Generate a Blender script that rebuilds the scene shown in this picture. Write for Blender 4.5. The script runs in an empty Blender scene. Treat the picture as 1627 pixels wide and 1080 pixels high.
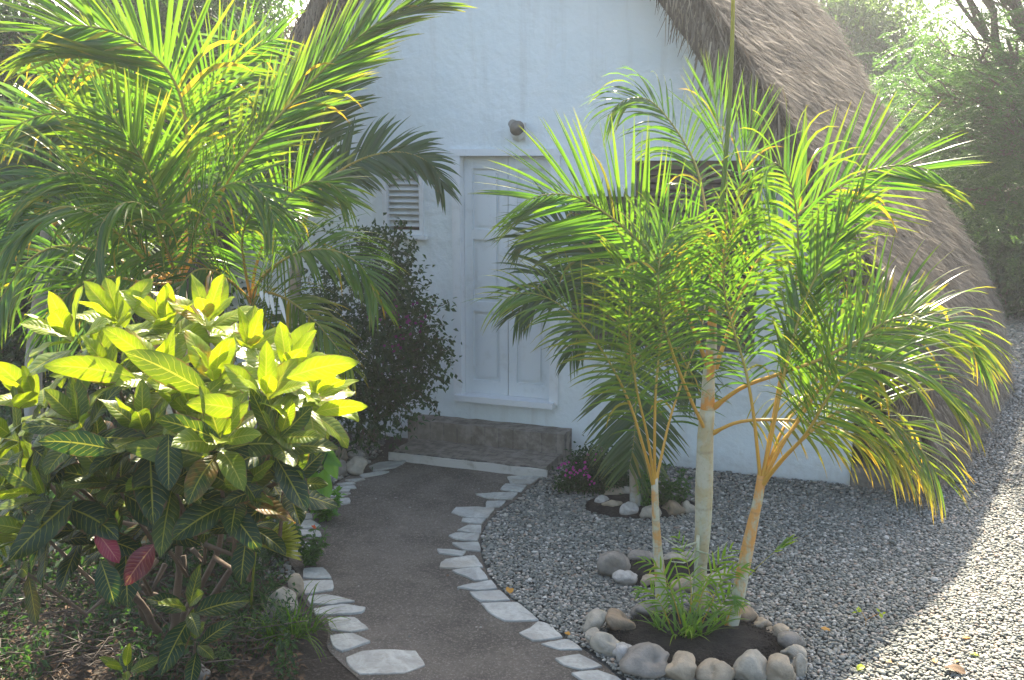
import bpy, bmesh, math, random
import numpy as np
from mathutils import Vector, Matrix
random.seed(7); rng = np.random.default_rng(11)
C = bpy.context.scene.collection
R = math.radians
PI = math.pi

# ------------------------------------------------------------------ camera
FPX, CX, CY, HCAM = 1582.0, 813.5, 540.0, 2.3
TH = math.atan(285/FPX); CT, ST = math.cos(TH), math.sin(TH)
cam = bpy.data.objects.new('camera', bpy.data.cameras.new('camera')); C.objects.link(cam)
cam.location = (0, 0, HCAM); cam.rotation_euler = (PI/2-TH, 0, 0)
cam.data.sensor_width = 36; cam.data.lens = 36*FPX/1627; cam.data.clip_end = 500
bpy.context.scene.camera = cam

def ray(px, py):
    v = (px-CX)/FPX; w = (CY-py)/FPX
    return Vector((v, CT+w*ST, -ST+w*CT))
def at(px, py, Y):
    d = ray(px, py); return Vector((0, 0, HCAM)) + d*(Y/d.y)
def G(px, py, z=0.0):
    d = ray(px, py); return Vector((0, 0, HCAM)) + d*((z-HCAM)/d.z)
def proj(P):
    P = np.asarray(P, float); z = P[..., 2]-HCAM
    f = P[..., 1]*CT - z*ST; u = P[..., 1]*ST + z*CT
    return CX + FPX*P[..., 0]/f, CY - FPX*u/f

# ------------------------------------------------------------------ materials
def newmat(name):
    m = bpy.data.materials.new(name); m.use_nodes = True
    nt = m.node_tree; nt.nodes.clear()
    out = nt.nodes.new('ShaderNodeOutputMaterial')
    return m, nt, out
def nd(nt, typ, ins=None, **kw):
    n = nt.nodes.new('ShaderNode'+typ)
    for k, v in kw.items(): setattr(n, k, v)
    for k, v in (ins or {}).items():
        if hasattr(v, 'is_output') or isinstance(v, bpy.types.NodeSocket): nt.links.new(v, n.inputs[k])
        else: n.inputs[k].default_value = v
    return n
def c4(c): return (c[0], c[1], c[2], 1)
def mth(nt, op, a, b=None, c=None, clamp=False):
    n = nt.nodes.new('ShaderNodeMath'); n.operation = op; n.use_clamp = clamp
    for i, v in enumerate((a, b, c)):
        if v is None: continue
        if isinstance(v, bpy.types.NodeSocket): nt.links.new(v, n.inputs[i])
        else: n.inputs[i].default_value = v
    return n.outputs[0]
def mixc(nt, f, a, b):
    n = nt.nodes.new('ShaderNodeMix'); n.data_type = 'RGBA'
    for s, v in ((n.inputs[0], f), (n.inputs[6], a), (n.inputs[7], b)):
        if isinstance(v, bpy.types.NodeSocket): nt.links.new(v, s)
        elif isinstance(v, (int, float)): s.default_value = v
        else: s.default_value = c4(v)
    return n.outputs[2]
def sstep(nt, x, lo, hi):
    n = nt.nodes.new('ShaderNodeMapRange'); n.interpolation_type = 'SMOOTHSTEP'
    nt.links.new(x, n.inputs[0]); n.inputs[1].default_value = lo; n.inputs[2].default_value = hi
    return n.outputs[0]
def ramp(nt, f, stops):
    n = nt.nodes.new('ShaderNodeValToRGB'); e = n.color_ramp.elements
    while len(e) < len(stops): e.new(0.5)
    for i, (p, c) in enumerate(stops): e[i].position = p; e[i].color = c4(c)
    nt.links.new(f, n.inputs[0]); return n.outputs[0]
def noise(nt, scale, detail=4, rough=.55, vec=None, dist=0):
    n = nt.nodes.new('ShaderNodeTexNoise'); n.inputs['Scale'].default_value = scale
    n.inputs['Detail'].default_value = detail; n.inputs['Roughness'].default_value = rough
    n.inputs['Distortion'].default_value = dist
    if vec is None:
        tc = nt.nodes.new('ShaderNodeTexCoord'); vec = tc.outputs['Object']
    nt.links.new(vec, n.inputs['Vector']); return n.outputs[0]
def bump(nt, h, strength, dist=.01):
    n = nt.nodes.new('ShaderNodeBump'); n.inputs['Strength'].default_value = strength
    n.inputs['Distance'].default_value = dist; nt.links.new(h, n.inputs['Height']); return n.outputs[0]
def pbsdf(nt, out, col, rough=.7, normal=None, spec=.4, conn=True):
    p = nt.nodes.new('ShaderNodeBsdfPrincipled')
    if isinstance(col, bpy.types.NodeSocket): nt.links.new(col, p.inputs['Base Color'])
    else: p.inputs['Base Color'].default_value = c4(col)
    if isinstance(rough, bpy.types.NodeSocket): nt.links.new(rough, p.inputs['Roughness'])
    else: p.inputs['Roughness'].default_value = rough
    p.inputs['Specular IOR Level'].default_value = spec
    if normal is not None: nt.links.new(normal, p.inputs['Normal'])
    if conn: nt.links.new(p.outputs[0], out.inputs[0])
    return p
def leafsh(nt, out, col, tcol, fac, rough, spec=.5, normal=None):
    p = pbsdf(nt, out, col, rough, normal, spec, conn=False)
    t = nt.nodes.new('ShaderNodeBsdfTranslucent')
    if isinstance(tcol, bpy.types.NodeSocket): nt.links.new(tcol, t.inputs[0])
    else: t.inputs[0].default_value = c4(tcol)
    m = nt.nodes.new('ShaderNodeMixShader'); m.inputs[0].default_value = fac
    nt.links.new(p.outputs[0], m.inputs[1]); nt.links.new(t.outputs[0], m.inputs[2])
    nt.links.new(m.outputs[0], out.inputs[0])
def leafattr(nt):
    a = nt.nodes.new('ShaderNodeAttribute'); a.attribute_name = 'leaf'
    s = nt.nodes.new('ShaderNodeSeparateXYZ'); nt.links.new(a.outputs['Vector'], s.inputs[0])
    return s.outputs
def isl(nt): return nt.nodes.new('ShaderNodeNewGeometry').outputs['Random Per Island']

M = {}
def palm_mat(name, g0, g1, t0, t1, yel, fac=.5, rough=.32):
    m, nt, out = newmat(name); u, t, age = leafattr(nt)
    r = isl(nt)
    col = mixc(nt, r, g0, g1); tc = mixc(nt, r, t0, t1)
    # per-frond and tip yellowing
    f = mth(nt, 'ADD', mth(nt, 'MULTIPLY', sstep(nt, t, .5, 1.0), mth(nt, 'MULTIPLY', age, 1.2)), mth(nt, 'MULTIPLY', mth(nt, 'POWER', age, 2.0), .9))
    f = mth(nt, 'MULTIPLY', f, mth(nt, 'ADD', r, .45), clamp=True)
    col = mixc(nt, f, col, yel); tc = mixc(nt, f, tc, (yel[0]*1.35, yel[1]*1.2, yel[2]))
    tip = sstep(nt, t, .93, 1.0)
    col = mixc(nt, mth(nt, 'MULTIPLY', tip, .5), col, (.30, .17, .05)); tc = mixc(nt, mth(nt, 'MULTIPLY', tip, .5), tc, (.5, .3, .06))
    mid = mth(nt, 'SUBTRACT', 1, sstep(nt, mth(nt, 'ABSOLUTE', u), .0, .25))
    col = mixc(nt, mth(nt, 'MULTIPLY', mid, .3), col, (.25, .3, .05))
    leafsh(nt, out, col, tc, fac, rough, .55); M[name] = m
palm_mat('palm_leaf', (.028, .085, .014), (.055, .13, .018), (.085, .25, .010), (.20, .40, .014), (.46, .33, .02), .46, .26)
palm_mat('palm_leaf_shaded', (.022, .06, .018), (.035, .085, .02), (.09, .20, .03), (.13, .27, .04), (.30, .26, .05), .4)  # darker copy of palm_leaf, with the back palms' shade put into its colour
palm_mat('seedling_leaf', (.05, .14, .015), (.09, .2, .02), (.25, .5, .02), (.35, .6, .03), (.5, .4, .04), .45)

def rachis_mat():
    m, nt, out = newmat('rachis'); u, t, age = leafattr(nt)
    n = noise(nt, 30)
    c = ramp(nt, t, [(0, (.62, .36, .05)), (.3, (.60, .37, .05)), (.5, (.34, .33, .06)), (1, (.20, .28, .05))])
    c = mixc(nt, mth(nt, 'MULTIPLY', n, .5), c, (.45, .22, .03))
    leafsh(nt, out, c, c, .12, .4, .45); M['rachis'] = m
rachis_mat()
def trunk_mat(name, a, b, patch):
    m, nt, out = newmat(name); u, t, age = leafattr(nt)
    tc = nt.nodes.new('ShaderNodeTexCoord').outputs['Object']
    n1 = noise(nt, 7, 5, .6, tc, .4); n2 = noise(nt, 60, 3, .6, tc)
    mp = nd(nt, 'Mapping', {'Vector': tc, 'Scale': (40, 40, 3)}).outputs[0]; n3 = noise(nt, 1, 4, .6, mp)
    c = mixc(nt, sstep(nt, n1, .35, .65), a, b)
    c = mixc(nt, mth(nt, 'MULTIPLY', sstep(nt, mth(nt, 'ADD', mth(nt, 'MULTIPLY', n1, .7), mth(nt, 'MULTIPLY', n3, .3)), .45, .56), age), c, patch)
    c = mixc(nt, mth(nt, 'MULTIPLY', sstep(nt, n2, .5, .8), .35), c, (.16, .11, .06))
    # ring scars
    rg = mth(nt, 'PINGPONG', t, .5); rg = mth(nt, 'SUBTRACT', 1, sstep(nt, rg, 0, .045))
    c = mixc(nt, mth(nt, 'MULTIPLY', rg, .28), c, (.20, .15, .09))
    pbsdf(nt, out, c, .6, bump(nt, n3, .3, .004), .35); M[name] = m
trunk_mat('trunk_pale', (.48, .46, .34), (.34, .38, .24), (.60, .27, .05))
trunk_mat('trunk_grey', (.36, .35, .31), (.24, .25, .20), (.30, .24, .16))
trunk_mat('bark', (.16, .115, .08), (.10, .075, .055), (.2, .14, .09))
trunk_mat('dry_twig', (.10, .075, .055), (.055, .042, .032), (.14, .10, .07))

def croton_mat(name, old, young, vein_o, vein_y, tr_o, tr_y, fac=.38):
    m, nt, out = newmat(name); u, t, age = leafattr(nt)
    tc = nt.nodes.new('ShaderNodeTexCoord').outputs['Object']; r = isl(nt)
    n = noise(nt, 22, 3, .6, tc); au = mth(nt, 'ABSOLUTE', u)
    mid = mth(nt, 'SUBTRACT', 1, sstep(nt, au, .02, .085))
    ph = mth(nt, 'SUBTRACT', mth(nt, 'MULTIPLY', t, 10.5), mth(nt, 'MULTIPLY', au, 1.9))
    ph = mth(nt, 'ADD', ph, mth(nt, 'MULTIPLY', mth(nt, 'SUBTRACT', n, .5), 1.2))
    pp = mth(nt, 'PINGPONG', ph, .5)
    side = mth(nt, 'SUBTRACT', 1, sstep(nt, pp, .02, .09))
    side = mth(nt, 'MULTIPLY', side, mth(nt, 'SUBTRACT', 1.0, sstep(nt, au, .72, 1.0)))
    v = mth(nt, 'MAXIMUM', mth(nt, 'MULTIPLY', mid, .9), mth(nt, 'MULTIPLY', side, mth(nt, 'ADD', .15, mth(nt, 'MULTIPLY', n, .75))))
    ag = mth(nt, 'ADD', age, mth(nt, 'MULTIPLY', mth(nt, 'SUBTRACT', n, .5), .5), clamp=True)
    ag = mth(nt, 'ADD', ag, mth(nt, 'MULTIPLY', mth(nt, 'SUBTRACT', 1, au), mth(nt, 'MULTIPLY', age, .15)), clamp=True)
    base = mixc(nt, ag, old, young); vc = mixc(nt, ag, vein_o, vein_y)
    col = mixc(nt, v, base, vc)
    tb = mixc(nt, ag, tr_o, tr_y); tb = mixc(nt, mth(nt, 'MULTIPLY', v, .8), tb, (.60, .56, .05))
    # a few blush leaves
    bl = mth(nt, 'MULTIPLY', sstep(nt, r, .91, .96), sstep(nt, n, .35, .65))
    col = mixc(nt, mth(nt, 'MULTIPLY', bl, .6), col, (.28, .09, .02)); tb = mixc(nt, mth(nt, 'MULTIPLY', bl, .6), tb, (.55, .2, .02))
    n9 = noise(nt, 60, 3, .6, tc)
    eb = mth(nt, 'MULTIPLY', sstep(nt, mth(nt, 'ADD', au, mth(nt, 'MULTIPLY', mth(nt, 'SUBTRACT', n, .5), .9)), .93, 1.05), .8)
    eb = mth(nt, 'MAXIMUM', eb, mth(nt, 'MULTIPLY', sstep(nt, n9, .70, .76), .7))
    col = mixc(nt, eb, col, (.16, .08, .03)); tb = mixc(nt, eb, tb, (.16, .07, .02))
    b = bump(nt, mth(nt, 'ADD', mth(nt, 'MULTIPLY', v, -1), mth(nt, 'MULTIPLY', sstep(nt, pp, 0, .5), .6)), .3, .004)
    leafsh(nt, out, col, tb, fac, .34, .4, b); M[name] = m
croton_mat('croton_leaf', (.010, .040, .010), (.21, .29, .008), (.34, .33, .04), (.45, .43, .06), (.02, .07, .006), (.36, .47, .004), .44)
croton_mat('red_leaf', (.05, .03, .02), (.26, .015, .035), (.40, .16, .10), (.5, .16, .14), (.06, .02, .015), (.25, .02, .03), .2)

def simple_leaf(name, a, b, ta, tb, fac=.4, rough=.4, spec=.4):
    m, nt, out = newmat(name); r = isl(nt)
    leafsh(nt, out, mixc(nt, r, a, b), mixc(nt, r, ta, tb), fac, rough, spec); M[name] = m
simple_leaf('leaf_dark', (.012, .035, .012), (.03, .07, .02), (.05, .13, .02), (.1, .22, .03))
simple_leaf('leaf_mid', (.022, .065, .018), (.045, .11, .025), (.08, .22, .02), (.17, .34, .035))
simple_leaf('leaf_pale', (.04, .08, .03), (.07, .12, .04), (.14, .25, .05), (.24, .36, .07), .45)
simple_leaf('leaf_broad', (.05, .15, .02), (.08, .20, .03), (.2, .5, .03), (.3, .6, .05), .4, .3)
simple_leaf('fan_leaf', (.18, .22, .03), (.26, .28, .05), (.4, .5, .05), (.5, .55, .06), .4, .45)
simple_leaf('petal', (.35, .04, .22), (.5, .08, .32), (.4, .05, .25), (.6, .1, .4), .3, .6)
simple_leaf('petal_deep', (.09, .015, .07), (.17, .03, .12), (.25, .03, .15), (.35, .05, .22), .3, .6)
simple_leaf('petal_orange', (.6, .08, .02), (.7, .15, .03), (.6, .1, .02), (.7, .2, .03), .3, .6)
simple_leaf('dead_leaf', (.06, .04, .025), (.18, .11, .06), (.10, .06, .03), (.2, .12, .05), .15, .8)
simple_leaf('orange_leaf', (.45, .16, .03), (.5, .30, .04), (.5, .2, .03), (.5, .3, .05), .2, .6)
simple_leaf('lime_leaf', (.35, .42, .02), (.4, .45, .03), (.5, .6, .03), (.5, .6, .03), .4, .5)

def stone_mat(name, a, b, c, sc=9):
    m, nt, out = newmat(name)
    tc = nt.nodes.new('ShaderNodeTexCoord').outputs['Object']
    n1 = noise(nt, sc, 6, .62, tc, .5); n2 = noise(nt, sc*7, 4, .7, tc); n3 = noise(nt, sc*.45, 3, .5, tc, 1.0)
    col = mixc(nt, sstep(nt, n1, .35, .65), a, b)
    col = mixc(nt, mth(nt, 'MULTIPLY', sstep(nt, n3, .52, .70), .8), col, c)
    col = mixc(nt, mth(nt, 'MULTIPLY', sstep(nt, n2, .55, .75), .3), col, (.10, .09, .075))
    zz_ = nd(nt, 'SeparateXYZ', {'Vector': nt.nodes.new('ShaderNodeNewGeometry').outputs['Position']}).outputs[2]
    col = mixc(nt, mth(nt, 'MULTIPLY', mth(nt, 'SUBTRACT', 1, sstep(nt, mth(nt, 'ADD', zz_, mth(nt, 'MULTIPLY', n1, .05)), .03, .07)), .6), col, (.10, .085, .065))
    h = mth(nt, 'ADD', mth(nt, 'MULTIPLY', n1, .6), mth(nt, 'MULTIPLY', n2, .25))
    pbsdf(nt, out, col, .8, bump(nt, h, .9, .022), .3); M[name] = m
stone_mat('stone_pale', (.40, .35, .27), (.27, .25, .20), (.48, .44, .36))
stone_mat('stone_tan', (.40, .32, .22), (.30, .25, .18), (.46, .38, .28))
stone_mat('stone_brown', (.30, .22, .14), (.20, .16, .11), (.40, .22, .09))
stone_mat('stone_grey', (.26, .23, .19), (.17, .155, .13), (.36, .32, .26))
stone_mat('stone_white', (.48, .45, .40), (.28, .26, .23), (.58, .55, .49))
def flag_mat():
    m, nt, out = newmat('flagstone'); r = nt.nodes.new('ShaderNodeObjectInfo').outputs['Random']
    tc = nt.nodes.new('ShaderNodeNewGeometry').outputs['Position']
    n1 = noise(nt, 6, 6, .65, tc, .8); n2 = noise(nt, 45, 5, .7, tc); n3 = noise(nt, 2.5, 2, .5, tc)
    col = mixc(nt, sstep(nt, n1, .35, .68), (.30, .295, .26), (.50, .50, .45))
    col = mixc(nt, mth(nt, 'MULTIPLY', sstep(nt, n2, .45, .68), .6), col, (.27, .25, .21))
    col = mixc(nt, mth(nt, 'MULTIPLY', sstep(nt, n3, .55, .75), .4), col, (.42, .33, .22))
    col = mixc(nt, mth(nt, 'MULTIPLY', r, .35), col, (.33, .35, .34))
    h = mth(nt, 'ADD', n1, mth(nt, 'MULTIPLY', n2, .4))
    pbsdf(nt, out, col, .7, bump(nt, h, .8, .012), .3); M['flagstone'] = m
flag_mat()
def pebble_mat():
    m, nt, out = newmat('pebbles'); r = isl(nt)
    c = ramp(nt, r, [(0, (.04, .048, .044)), (.18, (.10, .112, .10)), (.38, (.17, .178, .155)), (.55, (.075, .082, .072)),
                     (.70, (.29, .285, .25)), (.84, (.22, .185, .135)), (.90, (.46, .44, .39)), (.96, (.22, .14, .09)), (1, (.56, .53, .47))])
    n = noise(nt, 160, 3, .6, nt.nodes.new('ShaderNodeNewGeometry').outputs['Position'])
    c = mixc(nt, mth(nt, 'MULTIPLY', n, .35), c, (.36, .345, .29))
    pbsdf(nt, out, c, .62, None, .35); M['pebbles'] = m
pebble_mat()
def ground_mat(name, a, b, c, s1, s2, bs, bd, rough=.9):
    m, nt, out = newmat(name)
    tc = nt.nodes.new('ShaderNodeNewGeometry').outputs['Position']
    n1 = noise(nt, s1, 6, .6, tc, .3); n2 = noise(nt, s2, 5, .75, tc); n3 = noise(nt, s2*.22, 4, .7, tc)
    col = mixc(nt, sstep(nt, n1, .35, .66), a, b)
    col = mixc(nt, mth(nt, 'MULTIPLY', sstep(nt, n2, .50, .66), .75), col, c)
    col = mixc(nt, mth(nt, 'MULTIPLY', sstep(nt, n3, .52, .7), .4), col, (a[0]*.6, a[1]*.6, a[2]*.6))
    h = mth(nt, 'ADD', n2, mth(nt, 'MULTIPLY', n3, 1.0))
    pbsdf(nt, out, col, rough, bump(nt, h, bs, bd), .2); M[name] = m
ground_mat('soil', (.055, .045, .036), (.09, .075, .06), (.15, .13, .10), 3, 55, 1, .03)
ground_mat('dark_soil', (.025, .022, .02), (.045, .038, .032), (.07, .06, .05), 8, 70, 1, .03)
ground_mat('path', (.10, .088, .072), (.165, .145, .12), (.34, .30, .25), 2.2, 95, 1, .014)
ground_mat('gravel_bed', (.05, .055, .055), (.09, .095, .09), (.14, .14, .13), 4, 60, 1, .02)
def wall_mat():
    m, nt, out = newmat('whitewash')
    tc = nt.nodes.new('ShaderNodeNewGeometry').outputs['Position']
    n1 = noise(nt, 1.1, 5, .6, tc); n2 = noise(nt, 14, 5, .7, tc); n3 = noise(nt, 130, 3, .6, tc)
    z = nt.nodes.new('ShaderNodeSeparateXYZ'); nt.links.new(tc, z.inputs[0])
    col = mixc(nt, sstep(nt, n1, .35, .65), (.70, .76, .765), (.76, .80, .795))
    mp = nd(nt, 'Mapping', {'Vector': tc, 'Scale': (9, 9, .7)}).outputs[0]; st = noise(nt, 1, 4, .6, mp)
    col = mixc(nt, mth(nt, 'MULTIPLY', sstep(nt, st, .50, .72), .30), col, (.55, .55, .51))
    low = mth(nt, 'SUBTRACT', 1, sstep(nt, mth(nt, 'ADD', z.outputs[2], mth(nt, 'MULTIPLY', n2, .35)), .12, .42))
    col = mixc(nt, mth(nt, 'MULTIPLY', low, .4), col, (.36, .32, .27))
    h = mth(nt, 'ADD', mth(nt, 'MULTIPLY', n2, 1.0), mth(nt, 'MULTIPLY', n3, .15))
    pbsdf(nt, out, col, .75, bump(nt, mth(nt, 'ADD', h, mth(nt, 'MULTIPLY', noise(nt, 3.5, 3, .5, tc), 2.2)), .7, .014), .3); M['whitewash'] = m
wall_mat()
def paint_mat(name, col, rough=.5, dirt=.25):
    m, nt, out = newmat(name); tc = nt.nodes.new('ShaderNodeNewGeometry').outputs['Position']
    n = noise(nt, 9, 5, .65, tc); n2 = noise(nt, 60, 3, .6, tc)
    c = mixc(nt, mth(nt, 'MULTIPLY', sstep(nt, n, .5, .72), dirt), col, (col[0]*.55, col[1]*.52, col[2]*.46))
    pbsdf(nt, out, c, rough, bump(nt, n2, .25, .003), .4); M[name] = m
paint_mat('door_paint', (.68, .72, .73)); paint_mat('frame_paint', (.74, .76, .76)); paint_mat('louvre_paint', (.66, .68, .66), .5, .4)
paint_mat('shutter_wood', (.13, .10, .08), .7); paint_mat('lamp_metal', (.22, .20, .17), .5); paint_mat('lamp_base', (.62, .61, .56), .5)
paint_mat('dark_interior', (.03, .028, .025), .9); paint_mat('pier', (.40, .34, .26), .9, .6)
paint_mat('step_edge', (.50, .47, .42), .85, .7)
def step_mat():
    m, nt, out = newmat('step_tiles')
    tc = nt.nodes.new('ShaderNodeTexCoord').outputs['Object']
    n = noise(nt, 12, 5, .65, tc); n2 = noise(nt, 90, 3, .6, tc)
    br = nt.nodes.new('ShaderNodeTexBrick'); nt.links.new(tc, br.inputs['Vector'])
    br.inputs['Color1'].default_value = (.15, .125, .10, 1); br.inputs['Color2'].default_value = (.20, .17, .135, 1)
    br.inputs['Mortar'].default_value = (.09, .08, .07, 1); br.inputs['Scale'].default_value = 4.2; br.inputs['Mortar Size'].default_value = .012
    c = mixc(nt, mth(nt, 'MULTIPLY', sstep(nt, n, .4, .65), .7), br.outputs[0], (.30, .27, .23))
    pbsdf(nt, out, c, .85, bump(nt, n2, .5, .006), .3); M['step_tiles'] = m
step_mat()
def thatch_mat():
    m, nt, out = newmat('thatch'); r = isl(nt)
    tc = nt.nodes.new('ShaderNodeNewGeometry').outputs['Position']; n = noise(nt, 1.6, 4, .6, tc)
    c = ramp(nt, r, [(0, (.045, .036, .026)), (.35, (.11, .09, .065)), (.7, (.19, .155, .11)), (.92, (.30, .25, .18)), (1, (.44, .38, .28))])
    n5 = noise(nt, .9, 3, .6, tc)
    c = mixc(nt, mth(nt, 'MULTIPLY', sstep(nt, n, .38, .66), .6), c, (.09, .075, .055)); c = mixc(nt, mth(nt, 'MULTIPLY', sstep(nt, n5, .5, .7), .5), c, (.26, .22, .17))
    leafsh(nt, out, c, (.3, .2, .1), .12, .75, .25); M['thatch'] = m
    ground_mat('thatch_bed', (.07, .055, .042), (.11, .085, .065), (.16, .13, .10), 5, 40, 1, .03)
thatch_mat()

# ------------------------------------------------------------------ object helpers
def link(o, parent=None):
    C.objects.link(o)
    if parent is not None:
        o.parent = parent; o.matrix_parent_inverse = Matrix.Translation(parent.location).inverted()
    return o
def tag(o, label=None, cat=None, group=None, kind=None):
    if label: o['label'] = label
    if cat: o['category'] = cat
    if group: o['group'] = group
    if kind: o['kind'] = kind
    return o
def thing(name, label, cat, loc, group=None):
    o = bpy.data.objects.new(name, None); o.location = loc; o.empty_display_size = .1; C.objects.link(o)
    return tag(o, label, cat, group)
class MB:
    def __init__(s): s.v = []; s.f = []; s.a = []; s.m = []; s.cur = 0
    def add(s, vs, fs, attr=None):
        b = len(s.v); s.v += [tuple(v) for v in vs]; s.f += [tuple(i+b for i in f) for f in fs]
        s.a += (attr if attr is not None else [(0, 0, 0)]*len(vs)); s.m += [s.cur]*len(fs)
    def tube(s, pts, rad, seg=8, age=0.0, ringlen=None, caps=True, flat=1.0):
        pts = [Vector(p) for p in pts]; n = len(pts); vs = []; fs = []; at_ = []; L = 0
        T = (pts[1]-pts[0]).normalized(); A = T.orthogonal().normalized()
        tot = sum((pts[i+1]-pts[i]).length for i in range(n-1)) or 1
        for i in range(n):
            T = (pts[min(i+1, n-1)]-pts[max(i-1, 0)]).normalized()
            A = (A-T*A.dot(T)).normalized(); B = T.cross(A)
            if i: L += (pts[i]-pts[i-1]).length
            r = rad[i] if hasattr(rad, '__len__') else rad
            for k in range(seg):
                a = 2*PI*k/seg; vs.append(pts[i]+A*(r*math.cos(a))+B*(r*flat*math.sin(a)))
                at_.append((0, (L/ringlen if ringlen else L/tot), age))
        for i in range(n-1):
            for k in range(seg):
                k2 = (k+1) % seg; fs.append((i*seg+k, i*seg+k2, (i+1)*seg+k2, (i+1)*seg+k))
        if caps:
            fs.append(tuple(range(seg-1, -1, -1))); fs.append(tuple((n-1)*seg+k for k in range(seg)))
        s.add(vs, fs, at_)
    def box(s, c, dx, dy, dz, ax=None):
        c = Vector(c); X, Y, Z = ax or (Vector((1, 0, 0)), Vector((0, 1, 0)), Vector((0, 0, 1)))
        vs = [c+X*(dx*i/2)+Y*(dy*j/2)+Z*(dz*k/2) for k in (-1, 1) for j in (-1, 1) for i in (-1, 1)]
        s.add(vs, [(0, 2, 3, 1), (4, 5, 7, 6), (0, 1, 5, 4), (2, 6, 7, 3), (0, 4, 6, 2), (1, 3, 7, 5)])
    def build(s, name, mats, parent=None, smooth=True, origin=None):
        me = bpy.data.meshes.new(name); vs = s.v
        if origin is not None: o0 = Vector(origin); vs = [tuple(Vector(v)-o0) for v in vs]
        me.from_pydata(vs, [], s.f)
        for m in (mats if isinstance(mats, (list, tuple)) else [mats]): me.materials.append(M[m])
        me.polygons.foreach_set('material_index', s.m)
        me.polygons.foreach_set('use_smooth', [smooth]*len(s.f))
        at_ = me.attributes.new('leaf', 'FLOAT_VECTOR', 'POINT'); at_.data.foreach_set('vector', np.array(s.a, 'f').ravel())
        me.update(); o = bpy.data.objects.new(name, me)
        if origin is not None: o.location = origin
        return link(o, parent)
def np_mesh(name, V, F, mat, parent=None, smooth=False, attr=None, midx=None):
    """V (n,3), F (m,k) arrays with constant k"""
    me = bpy.data.meshes.new(name); n, k = len(F), F.shape[1]
    me.vertices.add(len(V)); me.vertices.foreach_set('co', np.ascontiguousarray(V, 'f').ravel())
    me.loops.add(n*k); me.loops.foreach_set('vertex_index', np.ascontiguousarray(F, 'i').ravel())
    me.polygons.add(n); me.polygons.foreach_set('loop_start', np.arange(0, n*k, k, dtype='i')); me.polygons.foreach_set('loop_total', np.full(n, k, 'i'))
    me.polygons.foreach_set('use_smooth', np.full(n, smooth))
    for m_ in (mat if isinstance(mat, (list, tuple)) else [mat]): me.materials.append(M[m_])
    if midx is not None: me.polygons.foreach_set('material_index', np.ascontiguousarray(midx, 'i'))
    me.update(); me.validate()
    return link(bpy.data.objects.new(name, me), parent)
def norm(a): return a/np.maximum(np.linalg.norm(a, axis=-1, keepdims=True), 1e-9)
def kites(P, D, Nn, L, W, fold=.25, droop=.15):
    """folded kite leaves; returns V,F(tri)"""
    D = norm(D); B = norm(np.cross(Nn, D)); N2 = np.cross(D, B); n = len(P); L = np.broadcast_to(L, n)[:, None]; W = np.broadcast_to(W, n)[:, None]
    down = np.array([0, 0, -1.0])
    v0 = P; v2 = P+D*L+down*L*droop; mid = P+D*L*.45+down*L*droop*.2
    v1 = mid+B*W*.5+N2*W*fold; v3 = mid-B*W*.5+N2*W*fold
    V = np.stack([v0, v1, v2, v3], 1).reshape(-1, 3); b = np.arange(n)[:, None]*4
    F = np.concatenate([b+np.array([[0, 1, 2]]), b+np.array([[0, 2, 3]])], 1).reshape(-1, 3)
    return V, F
def catmull(pts, n):
    P = [Vector(p) for p in pts]; P = [P[0]*2-P[1]]+P+[P[-1]*2-P[-2]]
    raw = []
    for i in range(1, len(P)-2):
        for k in range(24):
            t = k/24; a, b, c, d = P[i-1:i+3]
            raw.append(.5*((2*b)+(c-a)*t+(2*a-5*b+4*c-d)*t*t+(3*b-a-3*c+d)*t**3))
    raw.append(P[-2]); L = [0]
    for i in range(1, len(raw)): L.append(L[-1]+(raw[i]-raw[i-1]).length)
    out = []; j = 0
    for k in range(n):
        s = L[-1]*k/(n-1)
        while j < len(L)-2 and L[j+1] < s: j += 1
        f = (s-L[j])/max(L[j+1]-L[j], 1e-9); out.append(raw[j].lerp(raw[j+1], min(max(f, 0), 1)))
    return out, L[-1]

# ------------------------------------------------------------------ palm fronds
def leaflet(mb, p, d, b, L, w, droop, age, nseg=7, curl=0.0, nrm=None):
    vs = []; at_ = []; fs = []; pos = p.copy(); d = d.normalized(); b0 = b
    prof = (.45, .95, 1.0, .97, .85, .66, .40, .04)
    tw = random.uniform(-.5, .5)
    for j in range(nseg+1):
        t = j/nseg
        b1 = (b0-d*b0.dot(d)).normalized(); n1 = d.cross(b1)
        b2 = b1*math.cos(tw*t)+n1*math.sin(tw*t); n2 = d.cross(b2)
        ww = w*prof[min(int(round(t*7)), 7)]*.5
        vs += [pos-b2*ww+n2*ww*.45, pos.copy(), pos+b2*ww+n2*ww*.45]
        at_ += [(-1, t, age), (0, t, age), (1, t, age)]
        d = (d+Vector((0, 0, -1))*droop*(.25+1.5*t)/nseg*1.6).normalized()
        pos = pos+d*(L/nseg)
    for j in range(nseg):
        a = j*3; fs += [(a, a+1, a+4, a+3), (a+1, a+2, a+5, a+4)]
    mb.add(vs, fs, at_)
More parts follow.
